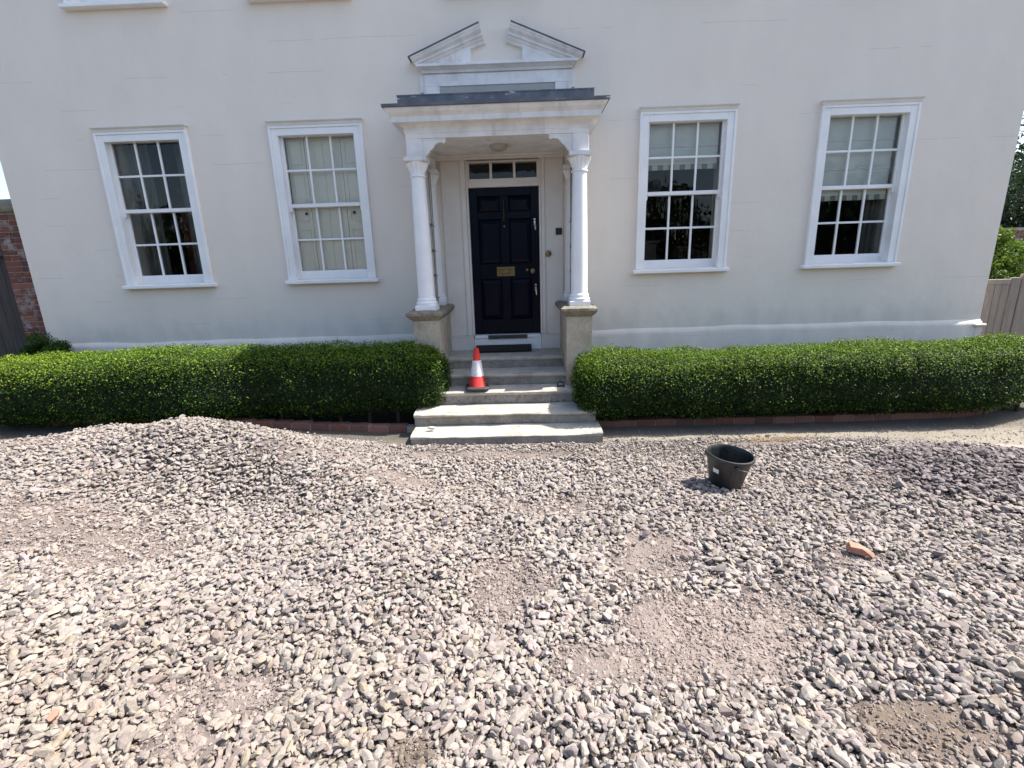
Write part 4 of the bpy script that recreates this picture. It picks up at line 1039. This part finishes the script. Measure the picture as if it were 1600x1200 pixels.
tag(pk, 'short grey timber offcut lying on the ground at the far right', 'timber')

# ------------------------------------------------------------------ gravel: real crushed stones
def in_view(x, y):      # generous: picture area plus a step to each side
    d = y + 6.4684
    return (np.abs(x + .02 * d) < 1.30 * (d * .97 + .45) + .55)
def rotmats(n, tilt, rr):
    yaw = rr.uniform(0, 2 * np.pi, n); ax = rr.uniform(0, 2 * np.pi, n); ti = rr.normal(size=n) * tilt
    c_, s = np.cos(yaw), np.sin(yaw); Rz = np.zeros((n, 3, 3)); Rz[:, 0, 0] = c_; Rz[:, 0, 1] = -s; Rz[:, 1, 0] = s; Rz[:, 1, 1] = c_; Rz[:, 2, 2] = 1
    k = np.stack([np.cos(ax), np.sin(ax), 0 * ax], 1); K = np.zeros((n, 3, 3)); K[:, 0, 2] = k[:, 1]; K[:, 1, 2] = -k[:, 0]; K[:, 2, 0] = -k[:, 1]; K[:, 2, 1] = k[:, 0]
    R_ = np.eye(3) + np.sin(ti)[:, None, None] * K + (1 - np.cos(ti))[:, None, None] * (K @ K)
    return R_ @ Rz
def scatter(name, sub, pts, size, dims, tilt, dz, tints, seed, nvar=28, planes=8):
    rr = np.random.default_rng(seed); n = len(pts); var = rr.integers(0, nvar, n); R_ = rotmats(n, tilt, rr)
    S = size[:, None] * dims
    base = [rock_mesh(seed * 100 + i, sub, planes) for i in range(nvar)]
    Vs = []; Fs = []; Ts = []; o_ = 0
    zz_ = height(pts[:, 0], pts[:, 1]) + dz; C = np.column_stack([pts, zz_])
    for k in range(nvar):
        ii = np.where(var == k)[0]
        if not len(ii): continue
        BV, BF = base[k]
        V = np.einsum('nij,nvj->nvi', R_[ii], BV[None] * S[ii][:, None, :]) + C[ii][:, None, :]
        Vs.append(V.reshape(-1, 3)); nb = len(BV)
        Fs.append((BF[None] + (o_ + np.arange(len(ii)) * nb)[:, None, None]).reshape(-1, 3)); o_ += len(ii) * nb
        Ts.append(np.repeat(tints[ii], nb, 0))
    return np.concatenate(Vs), np.concatenate(Fs), np.concatenate(Ts)
def stone_tints(x, y, rr):
    n = len(x); k = rr.random(n)[:, None]; j = rr.random(n)[:, None]
    grey = np.array([.295, .278, .262]); pale = np.array([.385, .365, .345]); lilac = np.array([.285, .255, .26]); buff = np.array([.345, .31, .262]); dk = np.array([.20, .19, .184]); pink = np.array([.335, .29, .272])
    t = grey * (1 - k) + pale * k
    t = np.where(j < .16, lilac * (.8 + .5 * k), t); t = np.where((j > .16) & (j < .24), buff * (.8 + .4 * k), t); t = np.where((j > .24) & (j < .31), dk * (.8 + .6 * k), t); t = np.where((j > .31) & (j < .40), pink * (.8 + .4 * k), t)
    t = t * np.array([.93, .87, .82]) * (1 + .12 * fbm(x * 1.2, y * 1.2, 3, 70))[:, None]
    wx = sstep(1.0, -2.0, x)[:, None] * sstep(-4.0, -5.0, y)[:, None]           # warmer stone at lower left
    t = t * (1 - wx * np.array([-.02, .01, .07]))
    h = heap_mask(x, y)[:, None]; t = t * (1 - .75 * h) + .75 * h * (np.array([.17, .140, .142]) * (.5 + 1.0 * k))
    w, br = patch(x, y); w = w[:, None] * .5; t = t * (1 - w) + np.array([.33, .27, .24]) * w
    br = br[:, None] * .7; t = t * (1 - br) + np.array([.20, .16, .125]) * br
    return t
Vg = []; Fg = []; Tg = []; o_ = 0
def add_layer(out):
    global o_
    V, F, T = out; Vg.append(V); Fg.append(F + o_); Tg.append(T); o_ += len(V)
for layer, (sp_, keep, dzb) in enumerate(((.0252, .98, -.003), (.031, .76, .009))):
    rr = np.random.default_rng(100 + layer)
    xs = np.arange(-8, 7.6, sp_); ys = np.arange(-5.75, -1.3, sp_ * .92)
    Xg, Yg = np.meshgrid(xs, ys); Xg = Xg + (np.arange(len(ys)) % 2)[:, None] * sp_ / 2
    x = (Xg + rr.uniform(-.46, .46, Xg.shape) * sp_).ravel(); y = (Yg + rr.uniform(-.46, .46, Yg.shape) * sp_).ravel()
    w, br = patch(x, y)
    ok = in_view(x, y) & (rr.random(len(x)) < gravel_mask(x, y) * keep) & (rr.random(len(x)) > w * (.60 if layer == 0 else .88))
    ok &= ~((x > -1.22) & (x < .86) & (y > -1.782)) & ~(((x - 1.66) ** 2 + (y + 2.86) ** 2 < .11 ** 2) & (layer == 1))
    clump = fbm(x * 2.2, y * 2.2, 3, 90)
    if layer == 1: ok &= rr.random(len(x)) < np.clip(.78 + .5 * clump, .25, 1)
    x = x[ok]; y = y[ok]; w = w[ok]; n = len(x)
    fine = sstep(-2.5, -2.0, y) * .28
    size = np.clip(rr.lognormal(math.log(.0156), .33, n), .007, .036) * (1 - .30 * w) * (1 - fine)
    size *= (1 + .12 * fbm(x * .9, y * .9, 2, 95))
    dims = np.column_stack([rr.uniform(1.0, 1.6, n), rr.uniform(.68, 1.0, n), rr.uniform(.40, .80, n)])
    dz = dzb + rr.normal(size=n) * .0085 - w * .010
    T = stone_tints(x, y, rr); near = y < -4.15
    for msk, sub in ((near, 2), (~near, 1)):
        if msk.any(): add_layer(scatter('s', sub, np.column_stack([x, y])[msk], size[msk], dims[msk], .52 if layer else .38, dz[msk], T[msk], 7 + layer * 2 + sub))
# grit and chippings in the dusty patches and along the edge
rr = np.random.default_rng(200); n = 330000
x = rr.uniform(-7, 6.5, n); y = rr.uniform(-5.6, -1.45, n); w, br = patch(x, y); gm = gravel_mask(x, y); edge_ = np.exp(-((y + 1.9) / .10) ** 2)
pk_ = np.clip(w * 1.0 + .30 + .45 * edge_ * sstep(-6.5, -5, x), 0, 1) * np.clip(1.6 * sstep(-3.0, -4.6, y) + .35, 0, 1)
ok = in_view(x, y) & (rr.random(n) < pk_) & ~((x > -1.22) & (x < .86) & (y > -1.782)); x = x[ok]; y = y[ok]; n = len(x)
T = stone_tints(x, y, rr); T = (T * .45 + np.array([.34, .28, .245]) * .55) * rr.uniform(.65, 1.1, (n, 1))
add_layer(scatter('g', 0, np.column_stack([x, y]), np.clip(rr.lognormal(math.log(.0052), .50, n), .0025, .014), np.column_stack([rr.uniform(1, 1.4, n), rr.uniform(.7, 1, n), rr.uniform(.5, .8, n)]), .5, rr.uniform(-.001, .006, n), T, 50, 10, 5))
rr = np.random.default_rng(300); n = 60000
x = rr.uniform(-7, 6.5, n); y = rr.uniform(-5.6, -1.9, n); w, br = patch(x, y)
ok = in_view(x, y) & (rr.random(n) < w * .85 * sstep(-2.0, -3.4, y)); x = x[ok]; y = y[ok]; n = len(x)
w, br = patch(x, y); br = br[:, None]
T = (np.array([.29, .235, .205]) * (1 - br) + np.array([.17, .135, .105]) * br) * rr.uniform(.75, 1.2, (n, 1))
add_layer(scatter('c', 1, np.column_stack([x, y]), np.clip(rr.lognormal(math.log(.0105), .4, n), .005, .024), np.column_stack([rr.uniform(1, 1.4, n), rr.uniform(.7, 1, n), rr.uniform(.45, .8, n)]), .4, rr.uniform(-.005, .003, n), T, 60, 12, 6))
gv = np_mesh('gravel', np.concatenate(Vg), np.concatenate(Fg), M['gravel'], tint=np.concatenate(Tg))
tag(gv, 'heaped pale grey and lilac crushed stone covering the drive', 'gravel', kind='stuff')
print('gravel tris', len(gv.data.polygons))
